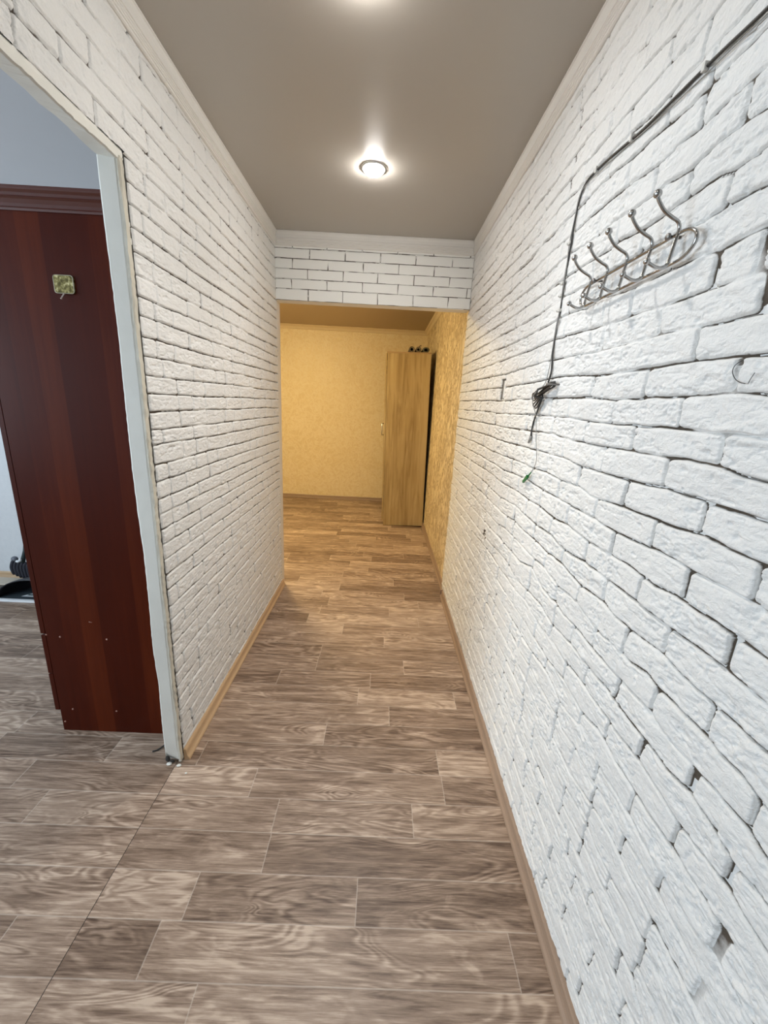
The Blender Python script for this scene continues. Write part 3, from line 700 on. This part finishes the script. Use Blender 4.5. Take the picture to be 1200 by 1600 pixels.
def filler(z, i):
    return [(XL-.012, 1.3095, z), (XL-.0060+e2[i], 1.3085+e3[i]*.5, z), (XL-.0030+e3[i], 1.3125+e3[i], z), (XL-.0045+e2[i]*.6, 1.322, z), (XL-.0035+e3[i], 1.3275+e3[i], z),
            (XL-.006, 1.3305+e2[i]*.5, z), (XL-.014, 1.3310, z)]
ragged('trim_8', PUTTY, zs, filler, 'ragged cream filler strip beside the brick edge')
ys = list(np.arange(-.6, 1.336, .008)); N2 = len(ys)
g1 = smooth_noise(N2, .0016, 1.5, 7)+smooth_noise(N2, .003, 9, 8); g2 = smooth_noise(N2, .0025, 5, 9)+smooth_noise(N2, .004, 25, 12)
def lint(y, i):
    return [(XL-.063+g2[i], y, ZO+g2[i]*.3), (XL-.012, y, ZO-.006+g1[i]), (XL-.0050+g1[i]*.4, y, ZO-.0045+g1[i]), (XL-.0035+g1[i]*.4, y, ZO+.010), (XL-.0050, y, ZO+.020+g2[i]*.4), (XL-.012, y, ZO+.024), (XL-.063, y, ZO+.024)]
ragged('trim_9', PLASTER, ys, lint, 'ragged plaster strip under the bricks above the opening')
struct('chip_hole_shade', MB().ball((XL-.058, 1.3125, .020), .010, 10, 8, (1.0, .5, 1.5)).ball((XL-.040, 1.3115, .012), .007, 10, 8, (1.4, .5, 1)), SLATE)  # dark flattened blobs painting the shade of a chipped hole at the reveal foot
struct('crevice_shade_strip', MB().box(XL-.011, XL-.0062, 1.3285, 1.3395, .015, ZO+.02), SLATE)  # near-black strip standing in for shade in the crevice between filler and bricks

# ------------------------------------------------------------------ things
def thing(name, label, cat, loc, group=None, rz=0):
    return tag(empty(name, loc, rz), label, cat, group)
def part(mb, name, mat, parent, world=True, label=None):
    if world:
        r = parent
        off = Vector((0, 0, 0))
        while r: off += r.location; r = r.parent
        mb.v = [(v[0]-off.x, v[1]-off.y, v[2]-off.z) for v in mb.v]
    o = mb.build(name, mat, parent)
    if label: o['label'] = label
    return o

# dark wardrobe -------------------------------------------------------------
WX0, WX1, WY0, WY1 = -1.348, -.835, 1.457, 2.36
w = thing('wardrobe', 'tall dark red mahogany wardrobe in the side room, seen from its side through the opening', 'wardrobe', (-1.1, 1.9, 0))
part(MB().box(WX0, WX1, WY0, WY0+.018, 0, 1.992), 'side_panel', MAHOG, w)
part(MB().box(WX0, WX1, WY1-.018, WY1, 0, 1.992), 'side_panel', MAHOG, w)
part(MB().box(WX1-.006, WX1, WY0+.018, WY1-.018, .02, 1.99), 'back_panel', MAHOG, w)
part(MB().box(WX0+.03, WX0+.046, WY0+.018, WY1-.018, 0, .098), 'plinth', MAHOG, w)
part(MB().box(WX0+.002, WX1, WY0+.018, WY1-.018, 1.974, 1.992), 'top_panel', MAHOG, w)
for i, (ya, yb) in enumerate(((WY0+.001, (WY0+WY1)/2-.002), ((WY0+WY1)/2+.002, WY1-.001))):
    d = part(MB().box(WX0-.0225, WX0-.003, ya, yb, .480, 1.985, .0015), 'door', MAHOG, w)
    hy = yb-.04 if i == 0 else ya+.04
    part(MB().tube([(WX0-.0225, hy, 1.05), (WX0-.045, hy, 1.055), (WX0-.045, hy, 1.165), (WX0-.0225, hy, 1.17)], .004), 'handle', BRASS, d)
for k, (za, zb) in enumerate(((.104, .286), (.290, .472))):
    d = part(MB().box(WX0-.0225, WX0-.003, WY0+.001, WY1-.001, za, zb, .0015), 'drawer', MAHOG, w)
    part(MB().ball((WX0-.034, (WY0+WY1)/2, (za+zb)/2), .012).tube([(WX0-.0225, (WY0+WY1)/2, (za+zb)/2), (WX0-.034, (WY0+WY1)/2, (za+zb)/2)], .005), 'knob', BRASS, d)
cr = [(0, 1.990), (.004, 1.990), (.0055, 1.996), (.003, 2.001), (.0035, 2.010), (.009, 2.020), (.014, 2.024), (.012, 2.028), (.0125, 2.036), (.019, 2.042), (.021, 2.046), (.021, 2.052), (0, 2.052)]
mb = MB()
F = lambda x, y, sx, sy: (lambda a_, b_: (x+sx*a_, y+sy*a_, b_))
mb.extrude(cr, [F(WX1, WY0, 0, -1), F(WX0-.022, WY0, -1, -1), F(WX0-.022, WY1, -1, 1), F(WX1, WY1, 0, 1)])
mb.box(WX0-.022, WX1, WY0, WY1, 1.992, 2.051)
part(mb, 'cornice', MAHOGT, w)
for (x, z) in ((-1.291, .469), (-1.100, .467), (-1.293, .112), (-1.104, .111), (-1.336, .045)):
    part(MB().lathe([(0, 0), (.0040, 0), (.0036, -.0012), (0, -.0014)], (x, WY0, z), 14, 'y'), 'screw_cap', CAP, w)
part(MB().tube([(-1.162, WY0-.0005, .545), (-1.150, WY0-.0008, .543)], [.0012, .0008], 6), 'scratch', CAP, w)
part(MB().box(WX0-.0025, WX0+.004, WY0-.0008, WY0+.004, .474, .479), 'chipped_corner', CAP, w, label='pale chip at the edge of the side panel')

hk = thing('wall_hook', 'small square brass hook plate with a peg, stuck on the side of the dark wardrobe', 'hook', (-1.064, WY0, 1.785))
bm_ = MB()
prof = []
for (cx, cz, a0) in ((.0245, .0195, 0), (-.0245, .0195, 90), (-.0245, -.0195, 180), (.0245, -.0195, 270)):
    for k in range(5):
        a = math.radians(a0+k*22.5); prof.append((cx+.008*math.cos(a), cz+.008*math.sin(a)))
bm_.extrude(prof, [(lambda a_, b_: (-1.064+a_, WY0, 1.787+b_)), (lambda a_, b_: (-1.064+a_, WY0-.004, 1.787+b_)), (lambda a_, b_: (-1.064+a_*.93, WY0-.0062, 1.787+b_*.92))])
plate = part(bm_, 'plate', BRASS, hk)
rim = MB().tube([(-1.064+a_*.97, WY0-.0055, 1.787+b_*.97) for a_, b_ in prof], .0013, 6, closed=True)
part(rim, 'rim', plain('worn pewter rim', (.36, .33, .24, 1), .4, .6), hk, label='paler worn raised rim')
part(MB().tube(spline([(-1.066, WY0-.004, 1.762), (-1.067, WY0-.012, 1.752), (-1.068, WY0-.016, 1.746), (-1.068, WY0-.020, 1.741)], 4), [.0022]*12+[.0028], 8), 'peg', PEG, hk)

# things at the back of the side room ----------------------------------------
t = thing('plastic_hood', 'black plastic hood with a curved top and white front edge on the side room floor', 'container', (-2.42, 2.66, 0))
mb = MB(); vs = []; fs = []; n1, n2 = 28, 12
cx, cy = -2.40, 2.56
for sh in (0, 1):
    R_ = 1-sh*.03
    for i in range(n1+1):
        a = math.pi*i/n1
        for j in range(n2+1):
            b_ = math.pi/2*j/n2
            vs.append((cx - .27*R_*math.cos(a)*math.cos(b_*.999), cy+.24*R_*math.sin(b_), .002+.155*R_*math.sin(a)*math.cos(b_*.999)))
m_ = (n1+1)*(n2+1)
for sh in (0, 1):
    for i in range(n1):
        for j in range(n2):
            q = [sh*m_+i*(n2+1)+j, sh*m_+(i+1)*(n2+1)+j, sh*m_+(i+1)*(n2+1)+j+1, sh*m_+i*(n2+1)+j+1]
            fs.append(tuple(q if sh == 0 else q[::-1]))
for i in range(n1): fs.append((i*(n2+1), m_+i*(n2+1), m_+(i+1)*(n2+1), (i+1)*(n2+1)))
mb.add(vs, fs, True); part(mb, 'shell', BLKPL, t)
part(MB().box(-2.66, -2.14, 2.545, 2.775, .001, .006), 'base', plain('dark slate plastic', (.045, .06, .07, 1), .4), t)
part(MB().box(-2.67, -2.13, 2.525, 2.547, 0, .016, .002), 'front_edge', WHTPL, t, label='white front edge')
mb = MB().add([(-2.53, 2.60, .0068), (-2.40, 2.60, .0068), (-2.40, 2.65, .0068), (-2.49, 2.65, .0068), (-2.53, 2.60, .0062), (-2.40, 2.60, .0062), (-2.40, 2.65, .0062), (-2.49, 2.65, .0062)],
              [(0, 1, 2, 3), (7, 6, 5, 4), (0, 4, 5, 1), (1, 5, 6, 2), (2, 6, 7, 3), (3, 7, 4, 0)])
part(mb, 'sticker', WHTPL, t, label='white sticker')
part(MB().box(-2.50, -2.445, 2.615, 2.635, .0069, .0073), 'sticker_print', plain('dark print', (.05, .09, .09, 1), .6), t)

t = thing('beige_board', 'beige board on a low dark box at the foot of the side room wall', 'board', (-2.80, 2.73, 0))
part(MB().box(-2.98, -2.67, 2.68, 2.785, .046, .056, .001), 'board', BEIGE, t)
part(MB().box(-2.97, -2.69, 2.69, 2.78, 0, .046, .002), 'box', plain('olive grey box', (.09, .085, .07, 1), .7), t)

t = thing('duster', 'dark grey ribbed cloth bundle with a white tie standing behind the black hood', 'bundle', (-2.68, 2.83, 0))
mb = MB()
for k in range(7):
    x = -2.765+k*.024; zb = max(.001, .07-k*.012)
    mb.tube(spline([(x+.02, 2.82, .185-.004*k), (x+.005, 2.812, .13), (x+.012, 2.815, zb)], 4), [.010]+[.0135]*7+[.010], 8)
for k in range(3, 7): mb.tube([(-2.765+k*.024+.01, 2.815, max(.001, .07-k*.012)), (-2.765+k*.024+.02, 2.82, 0.0)], .0125, 8)
part(mb, 'ribbed_skirt', DKCLOTH, t)
part(MB().ball((-2.735, 2.82, .195), .024, sc=(1, .8, .8)), 'knob', plain('blue grey plastic', (.12, .13, .16, 1), .4), t)
part(MB().ball((-2.70, 2.805, .182), .014, sc=(1.2, .7, .7)).ball((-2.675, 2.80, .197), .011, sc=(.8, .7, 1.2)), 'tie', WHTPL, t, label='white tie')
part(MB().tube([(-2.68, 2.82, .17), (-2.655, 2.83, .26), (-2.64, 2.84, .36)], [.016, .012, .010], 10), 'handle', plain('dark teal plastic', (.03, .05, .055, 1), .4), t)

o = MB().tube(spline([(-.865, 1.42, .004), (-.874, 1.392, .0035), (-.888, 1.370, .003), (-.905, 1.360, .003)], 5), .0032, 8).build('loose_cable', BLACKC)
tag(o, 'short black cable end on the floor at the foot of the left brick wall', 'cable')
r5 = random.Random(5)
for i, (x, y, s_) in enumerate(((-.806, 1.304, .010), (-.765, 1.300, .008), (-.72, 1.268, .005))):
    mb = MB().ball((0, 0, s_*.42), s_, 7, 5, (1.2, .8, .42))
    mb.v = [(a_*(1+r5.uniform(-.2, .2)), b_*(1+r5.uniform(-.2, .2)), max(0, c_)) for a_, b_, c_ in mb.v]; mb.sm = [False]*len(mb.f)
    o = mb.build('plaster_crumb', PLASTER, loc=(x, y, 0))
    tag(o, ['largest white plaster crumb on the floor, against the foot of the plastered reveal', 'middle-sized white plaster crumb on the floor below the left skirting end',
            'tiny white plaster crumb out on the lino near the left skirting end'][i], 'crumb')

# ceiling spotlights ----------------------------------------------------------
GLOW = emis('lit frosted glass', (1, .965, .925, 1), 95)
GLOW2 = emis('dimmer lit frosted glass', (1, .965, .925, 1), 25)
RING = Mat('nickel ring', (.55, .54, .52, 1), .3, 1).m
def spotlight(x, y, label, power=17, glow=None):
    t = thing('ceiling_spotlight', label, 'ceiling light', (x, y, CEIL), 'recessed spotlights along the corridor ceiling')
    part(MB().lathe([(.047, -.001), (.0575, -.0005), (.0585, -.003), (.0560, -.0062), (.0510, -.0070), (.0470, -.005), (.047, -.001)]), 'trim_ring', RING, t, world=False)
    part(MB().lathe([(.0468, -.002), (.0455, -.011), (.038, -.0185), (.028, -.0235), (.014, -.0262), (0.0001, -.027)]), 'glass', glow or GLOW, t, world=False, label='lit frosted white glass')
    l = bpy.data.lights.new('spotlight_beam', 'SPOT'); l.energy = power; l.color = (1, .965, .925); l.spot_size = math.radians(118); l.spot_blend = 1; l.shadow_soft_size = .03
    lo = bpy.data.objects.new('spotlight_beam', l); link(lo); lo.location = (x, y, CEIL-.032)
    return t
spotlight(-.101, 2.175, 'lit round recessed spotlight with a nickel ring, in the middle of the corridor ceiling')
spotlight(-.104, 1.29, 'lit recessed spotlight at the very top edge of the picture')
spotlight(-.104, .50, 'lit recessed spotlight behind the one at the top edge, above the viewer', .4, GLOW2)

# far room warm ceiling light (left of the passage)
t = thing('ceiling_lamp', 'warm round ceiling lamp of the far room, out to the left', 'ceiling light', (-1.25, 3.95, CEILF))
part(MB().lathe([(.0, 0), (.19, 0), (.19, -.02), (.17, -.02), (.17, -.01)]), 'base', WHTPL, t, world=False)
part(MB().lathe([(.165, -.01), (.165, -.03), (.14, -.065), (.09, -.09), (.0001, -.10)]), 'glass', emis('warm lit glass', (1, .75, .36, 1), 88), t, world=False)

# oak cabinet -------------------------------------------------------------------
cb = thing('oak_cabinet', 'tall light oak cabinet leaning slightly, in the right corner of the warm lit room', 'cabinet', (.300, 4.78, .0085))
cb.rotation_euler = (0, math.radians(-1.35), 0)
W2, DY, HH = .245, .80, 2.012
part(MB().box(-W2, W2, 0, .016, 0, HH), 'side_panel', OAK, cb, False)
part(MB().box(-W2, W2, DY-.016, DY, 0, HH), 'side_panel', OAK, cb, False)
part(MB().box(-W2-.004, W2+.002, -.002, DY+.002, HH, HH+.016, .001), 'top_panel', OAKE, cb, False)
part(MB().box(-W2, W2, .016, DY-.016, .06, .076), 'bottom_panel', OAK, cb, False)
part(MB().box(W2-.004, W2, .016, DY-.016, .02, HH), 'back_panel', SLATE, cb, False)
part(MB().box(-W2+.02, -W2+.036, .016, DY-.016, 0, .06), 'plinth', OAK, cb, False)
for i, (ya, yb) in enumerate(((.001, DY/2-.0015), (DY/2+.0015, DY-.001))):
    d = part(MB().box(-W2-.0225, -W2-.004, ya, yb, .065, HH-.004, .001), 'door', OAK, cb, False)
    hy = ya+.055 if i else yb-.055
    part(MB().tube([(-W2-.0225, hy, 1.08), (-W2-.045, hy, 1.08), (-W2-.045, hy, 1.22), (-W2-.0225, hy, 1.22)], .0045), 'handle', CHROME, d, False)
    for hz in (.34, 1.86):
        part(MB().box(-W2-.006, -W2+.012, (ya+.018 if i == 0 else yb-.06), (ya+.06 if i == 0 else yb-.018), hz-.02, hz+.02, .002), 'hinge', STEEL, d, False)

zt = 2.034
def roll(x, r, y0, y1, z, m1, m2, label, hole, flat=1):
    t = thing('paper_roll', label, 'roll', (x, y0, z), 'rolls lying on top of the oak cabinet')
    L = y1-y0
    mb = MB().lathe([(hole*r, 0), (r*.97, 0), (r, .003), (r, L-.003), (r*.97, L), (hole*r, L), (hole*r, 0)], (0, 0, r*flat), 24, 'y')
    mb.v = [(a_, b_, (c_-r*flat)*flat+r*flat) for a_, b_, c_ in mb.v]
    part(mb, 'sheet', m1, t, False)
    mb = MB().lathe([(hole*r*.72, .004), (hole*r, .002), (hole*r, L-.002), (hole*r*.72, L-.002), (hole*r*.72, .004)], (0, 0, r*flat), 20, 'y')
    mb.v = [(a_, b_, (c_-r*flat)*flat+r*flat) for a_, b_, c_ in mb.v]
    part(mb, 'core', m2, t, False)
    return t
roll(.277, .031, 4.80, 5.50, 2.0368, TUBED, TUBEM, 'leftmost dark paper roll with a pale core, on top of the oak cabinet', .80)
t = roll(.352, .030, 4.80, 5.48, 2.0388, TUBED, TUBEM, 'middle dark paper roll with a loose flap on its top, on the oak cabinet', .74)
part(MB().tube([(.004, .0, .060), (.022, .0, .072), (.030, .0, .066)], .005, 8), 'flap', TUBED, t, False)
roll(.437, .040, 4.81, 5.46, 2.0409, TUBEB, SLATE, 'rightmost wider olive green roll, flattened, on the oak cabinet', .62, .72)

# coat rack ---------------------------------------------------------------------
rk = thing('coat_rack', 'chrome wire coat rack with five double hooks on the right brick wall', 'coat rack', (XR, 1.0, 1.767))
def rail_pt(a_):
    pass
XRK = XR-.015
pts = []
sA, sB, zt_, zb_ = .835, 1.172, 1.791, 1.742
for s in np.linspace(sA, sB, 12): pts.append((XRK, s, zt_))
for k in range(1, 12):
    a = math.pi/2 - math.pi*k/12; pts.append((XRK, sB+.040*math.cos(a), (zt_+zb_)/2+(zt_-zb_)/2*math.sin(a)))
for s in np.linspace(sB, sA, 12): pts.append((XRK, s, zb_))
for k in range(1, 12):
    a = -math.pi/2 - math.pi*k/12; pts.append((XRK, sA+.046*math.cos(a), (zt_+zb_)/2+(zt_-zb_)/2*math.sin(a)))
part(MB().tube(pts, .0032, 10, closed=True), 'rail', CHROME, rk)
for s in (1.134, .857):
    part(MB().lathe([(0, -.012), (.0045, -.012), (.0060, -.010), (.0060, -.007), (.003, -.006), (.003, .014), (0, .014)], (XRK+.0, s, zt_), 14, 'x'), 'screw', STEEL, rk)
for s in (1.164, 1.083, 1.002, .917, .840):
    H_ = [(.475, s, 1.848), (.481, s, 1.838), (.493, s, 1.825), (.508, s, 1.816), (.5205, s, 1.810), (.5255, s, 1.803), (.5265, s, 1.794), (.5225, s, 1.768), (.5195, s, 1.746),
          (.5160, s, 1.738), (.508, s, 1.7335), (.500, s, 1.7335), (.492, s, 1.736), (.479, s, 1.742)]
    H_ = [(x-.0045, y, z) for x, y, z in H_]
    hkk = part(MB().tube(spline(H_, 5), .0032, 10), 'hook', CHROME, rk)
    part(MB().ball((H_[0][0], s, H_[0][2]+.002), .0072), 'upper_ball', CHROME, hkk)
    part(MB().ball((H_[-1][0], s, H_[-1][2]+.001), .0060), 'lower_ball', CHROME, hkk)

# cables on the right wall --------------------------------------------------------
XC = XR-.0045
thick = [(-.45, 2.046), (.20, 2.048), (.60, 2.050), (.75, 2.051), (.845, 2.058), (.936, 2.062), (1.055, 2.067), (1.16, 2.080), (1.255, 2.090), (1.318, 2.088), (1.352, 2.064), (1.362, 2.011), (1.364, 1.944), (1.370, 1.887),
         (1.372, 1.835), (1.370, 1.78), (1.379, 1.727), (1.382, 1.671), (1.373, 1.621), (1.368, 1.585), (1.385, 1.548), (1.392, 1.53)]
x_of = lambda s: XC
up = [(XC, s, z) for s, z in thick]
low = [(XC-.006, 1.397, 1.512), (XC-.004, 1.425, 1.470), (XC, 1.459, 1.430), (XC, 1.466, 1.398), (XC, 1.467, 1.376)]
cab = thing('black_cable', 'black cable running along the right brick wall, then down to a tied loop', 'cable', (XR, 1.37, 1.5))
part(MB().tube(spline(up+[(XC-.008, 1.396, 1.520)]+low, 5), .0030, 8), 'cord', BLACKC, cab)
part(MB().tube([(XC, 1.467, 1.378), (XC, 1.470, 1.366), (XC-.001, 1.478, 1.352)], [.0052, .0052, .004], 10), 'plug', GREYC, cab, label='dull grey cable end')
co = MB()
for k, (o1, o2, o3) in enumerate(((0, 0, 0), (.004, -.004, .006), (-.003, .005, -.008))):
    dx = -.006-.005*k
    a_ = [(XC+dx, 1.303+o2, 1.551+o1), (XC+dx-.003, 1.335, 1.548+o1), (XC+dx-.005, 1.38, 1.535+o2*.5), (XC+dx-.005, 1.42, 1.525+o2), (XC+dx-.003, 1.457+o3, 1.519+o1*1.5),
          (XC+dx, 1.468+o3, 1.512+o2*1.5), (XC+dx+.003, 1.452+o3, 1.507-o1*1.5), (XC+dx, 1.41, 1.518-o2*.5), (XC+dx, 1.36, 1.532+o3*.3), (XC+dx, 1.312, 1.541+o2*.5)]
    co.tube(spline(a_+[a_[0]], 4), .0026, 8)
for (p1, p2, p3) in (((1.405, 1.513), (1.440, 1.494), (1.458, 1.486)), ((1.40, 1.509), (1.425, 1.490), (1.440, 1.480))):
    a_ = [(XC-.010, *p1), (XC-.012, *p2), (XC-.011, *p3), (XC-.010, p3[0]-.010, p3[1]-.006), (XC-.009, p2[0]-.012, p2[1]-.004), (XC-.010, p1[0]-.004, p1[1]-.003)]
    co.tube(spline(a_, 5), .0022, 8)
part(co, 'coil', BLACKC, cab)
part(MB().tube([(XC-.004, 1.378, 1.546), (XC-.030, 1.382, 1.535), (XC-.030, 1.392, 1.512), (XC-.004, 1.390, 1.508)], .0035, 8), 'tie', BLACKC, cab)
o = thing('wall_peg', 'small grey peg holding up the tied black cable loop', 'peg', (XR, 1.305, 1.548))
part(MB().lathe([(0, -.040), (.005, -.040), (.0058, -.038), (.0030, -.034), (.0028, .008), (0, .008)], (XR, 1.300, 1.5475), 12, 'x'), 'pin', STEEL, o)

tc = thing('fibre_cable', 'thin grey cable with a green plug, hanging down the right brick wall', 'cable', (XR, 1.37, 1.3))
thin = [(-.45, 2.040), (.75, 2.0445), (1.157, 2.0725), (1.31, 2.080), (1.345, 2.062), (1.357, 2.01), (1.368, 1.95), (1.362, 1.90), (1.364, 1.832), (1.366, 1.742), (1.375, 1.688), (1.380, 1.60), (1.401, 1.553)]
thin3 = [(XC-.0022 if s > 1.3 else XC+.001, s+(.004 if s > 1.3 else 0), z) for s, z in thin] + [(XC-.030, 1.409, 1.520), (XC-.030, 1.412, 1.49), (XC-.012, 1.413, 1.449), (XC-.006, 1.402, 1.385), (XC-.004, 1.388, 1.343), (XC-.004, 1.372, 1.305), (XC-.004, 1.378, 1.282), (XC-.005, 1.398, 1.258)]
part(MB().tube(spline(thin3, 5), .0013, 6), 'cord', GREYC, tc)
g = MB().tube([(XC-.005, 1.398, 1.258), (XC-.005, 1.413, 1.246), (XC-.005, 1.424, 1.238)], [.0018, .0026, .0032], 10)
part(g, 'strain_relief', GREEN, tc)
d = Vector((0, .045, -.034)).normalized(); base = Vector((XC-.006, 1.424, 1.238))
g = MB(); e = [base, base+d*.018, base+d*.020, base+d*.047]
for (a0, a1, w_) in ((e[0], e[1], .0052), (e[2], e[3], .0043)):
    sd = d.cross(Vector((1, 0, 0))).normalized()*w_; ux = Vector((w_*.8, 0, 0))
    v8 = [a0+sd+ux, a0-sd+ux, a0-sd-ux, a0+sd-ux, a1+sd+ux, a1-sd+ux, a1-sd-ux, a1+sd-ux]
    g.add(v8, [(0, 1, 2, 3), (7, 6, 5, 4), (0, 4, 5, 1), (1, 5, 6, 2), (2, 6, 7, 3), (3, 7, 4, 0)])
plug = part(g, 'plug', GREEN, tc, label='green square plug')
part(MB().tube([e[3], e[3]+d*.003], .0024, 8), 'ferrule', WHTPL, plug)

labels = ['white cable clip nearest the corner where the cable turns down', 'white cable clip on the black cable between the corner and the rack level',
          'white cable clip on the black cable level with the rack hooks', 'lowest white cable clip, just below and left of the rack']
for lb, (s, z) in zip(labels, ((1.366, 1.956), (1.374, 1.850), (1.373, 1.815), (1.370, 1.772))):
    mb = MB().box(XC-.006, XR-.002, s-.004, s+.014, z-.0042, z+.0042, .0015)
    mb.lathe([(0, -.0085), (.0025, -.0085), (.0025, -.004), (0, -.004)], (XC, s+.010, z), 8, 'x')
    o = mb.build('cable_clip', CLIP); tag(o, lb, 'cable clip', 'cable clips down the right wall')
labels = ['white cable clip on the long sloping run, nearest the viewer', 'white cable clip on the long sloping run above the rack', 'white cable clip just before the cable bends down']
for lb, (s, z) in zip(labels, ((.880, 2.061), (1.10, 2.075), (1.262, 2.091))):
    o = MB().box(XC-.006, XR-.002, s-.004, s+.004, z-.008, z+.006, .0015).build('cable_clip', CLIP); tag(o, lb, 'cable clip', 'cable clips along the sloping cable run')

# wire loop in the broken brick, and white insert in the slot
o = MB().tube(spline([(XR+.004, .646, 1.556), (XR-.004, .6505, 1.548), (XR-.006, .651, 1.538), (XR-.005, .644, 1.527), (XR-.004, .634, 1.521), (XR-.003, .626, 1.519)], 6), .0006, 6) \
    .tube(spline([(XR-.002, .622, 1.519), (XR-.005, .616, 1.526), (XR-.007, .610, 1.533)], 5), .0005, 6).build('wire_end', BLACKC)
tag(o, 'thin black wire loop poking out of a broken brick at the right edge', 'wire')
t = thing('junction_slot', 'narrow white strip set in the open slot of the right brick wall', 'fitting', (XR+.006, 1.9, 1.55))
part(MB().box(XR+.003, XR+.0108, 1.886, 1.914, 1.515, 1.592, .001), 'strip', WHTPL, t)
part(MB().box(XR+.001, XR+.0108, 1.918, 1.923, 1.512, 1.597, .0005), 'edge', GREYC, t)

# ------------------------------------------------------------------ light
def area(name, loc, rot, sx, sy, power, col, spread=math.pi):
    l = bpy.data.lights.new(name, 'AREA'); l.shape = 'RECTANGLE'; l.size = sx; l.size_y = sy; l.energy = power; l.color = col[:3]; l.spread = spread
    o = bpy.data.objects.new(name, l); link(o); o.location = loc; o.rotation_euler = rot; return o
area('window_daylight', (XW-.02, (wy0+wy1)/2, (wz0+wz1)/2), (0, -math.pi/2, 0), wz1-wz0, wy1-wy0, 52, (.77, .89, 1.0))
wd = bpy.data.worlds.new('World'); scene.world = wd; wd.use_nodes = True
wd.node_tree.nodes['Background'].inputs[0].default_value = (.7, .85, 1, 1); wd.node_tree.nodes['Background'].inputs[1].default_value = 1.0

# ------------------------------------------------------------------ camera
cam = bpy.data.cameras.new('camera'); co_ = bpy.data.objects.new('camera', cam); link(co_)
yaw, pitch, roll_ = 0.0122884, 0.2640215, 0.0515808
f_ = Vector((math.sin(yaw)*math.cos(pitch), math.cos(yaw)*math.cos(pitch), -math.sin(pitch)))
r_ = Vector((math.cos(yaw), -math.sin(yaw), 0)); u_ = r_.cross(f_)
r2 = r_*math.cos(roll_) + u_*math.sin(roll_); u2 = -r_*math.sin(roll_) + u_*math.cos(roll_)
m = Matrix((r2, u2, -f_)).transposed().to_4x4(); m.translation = Vector((0, 0, 1.46327))
co_.matrix_world = m
cam.sensor_fit = 'VERTICAL'; cam.sensor_height = 32.0; cam.lens = 624.63/1600*32
cam.clip_start = .02
scene.camera = co_
scene.view_settings.view_transform = 'Standard'; scene.view_settings.look = 'None'
scene.view_settings.gamma = 1; scene.view_settings.use_curve_mapping = False
scene.view_settings.exposure = 1.17
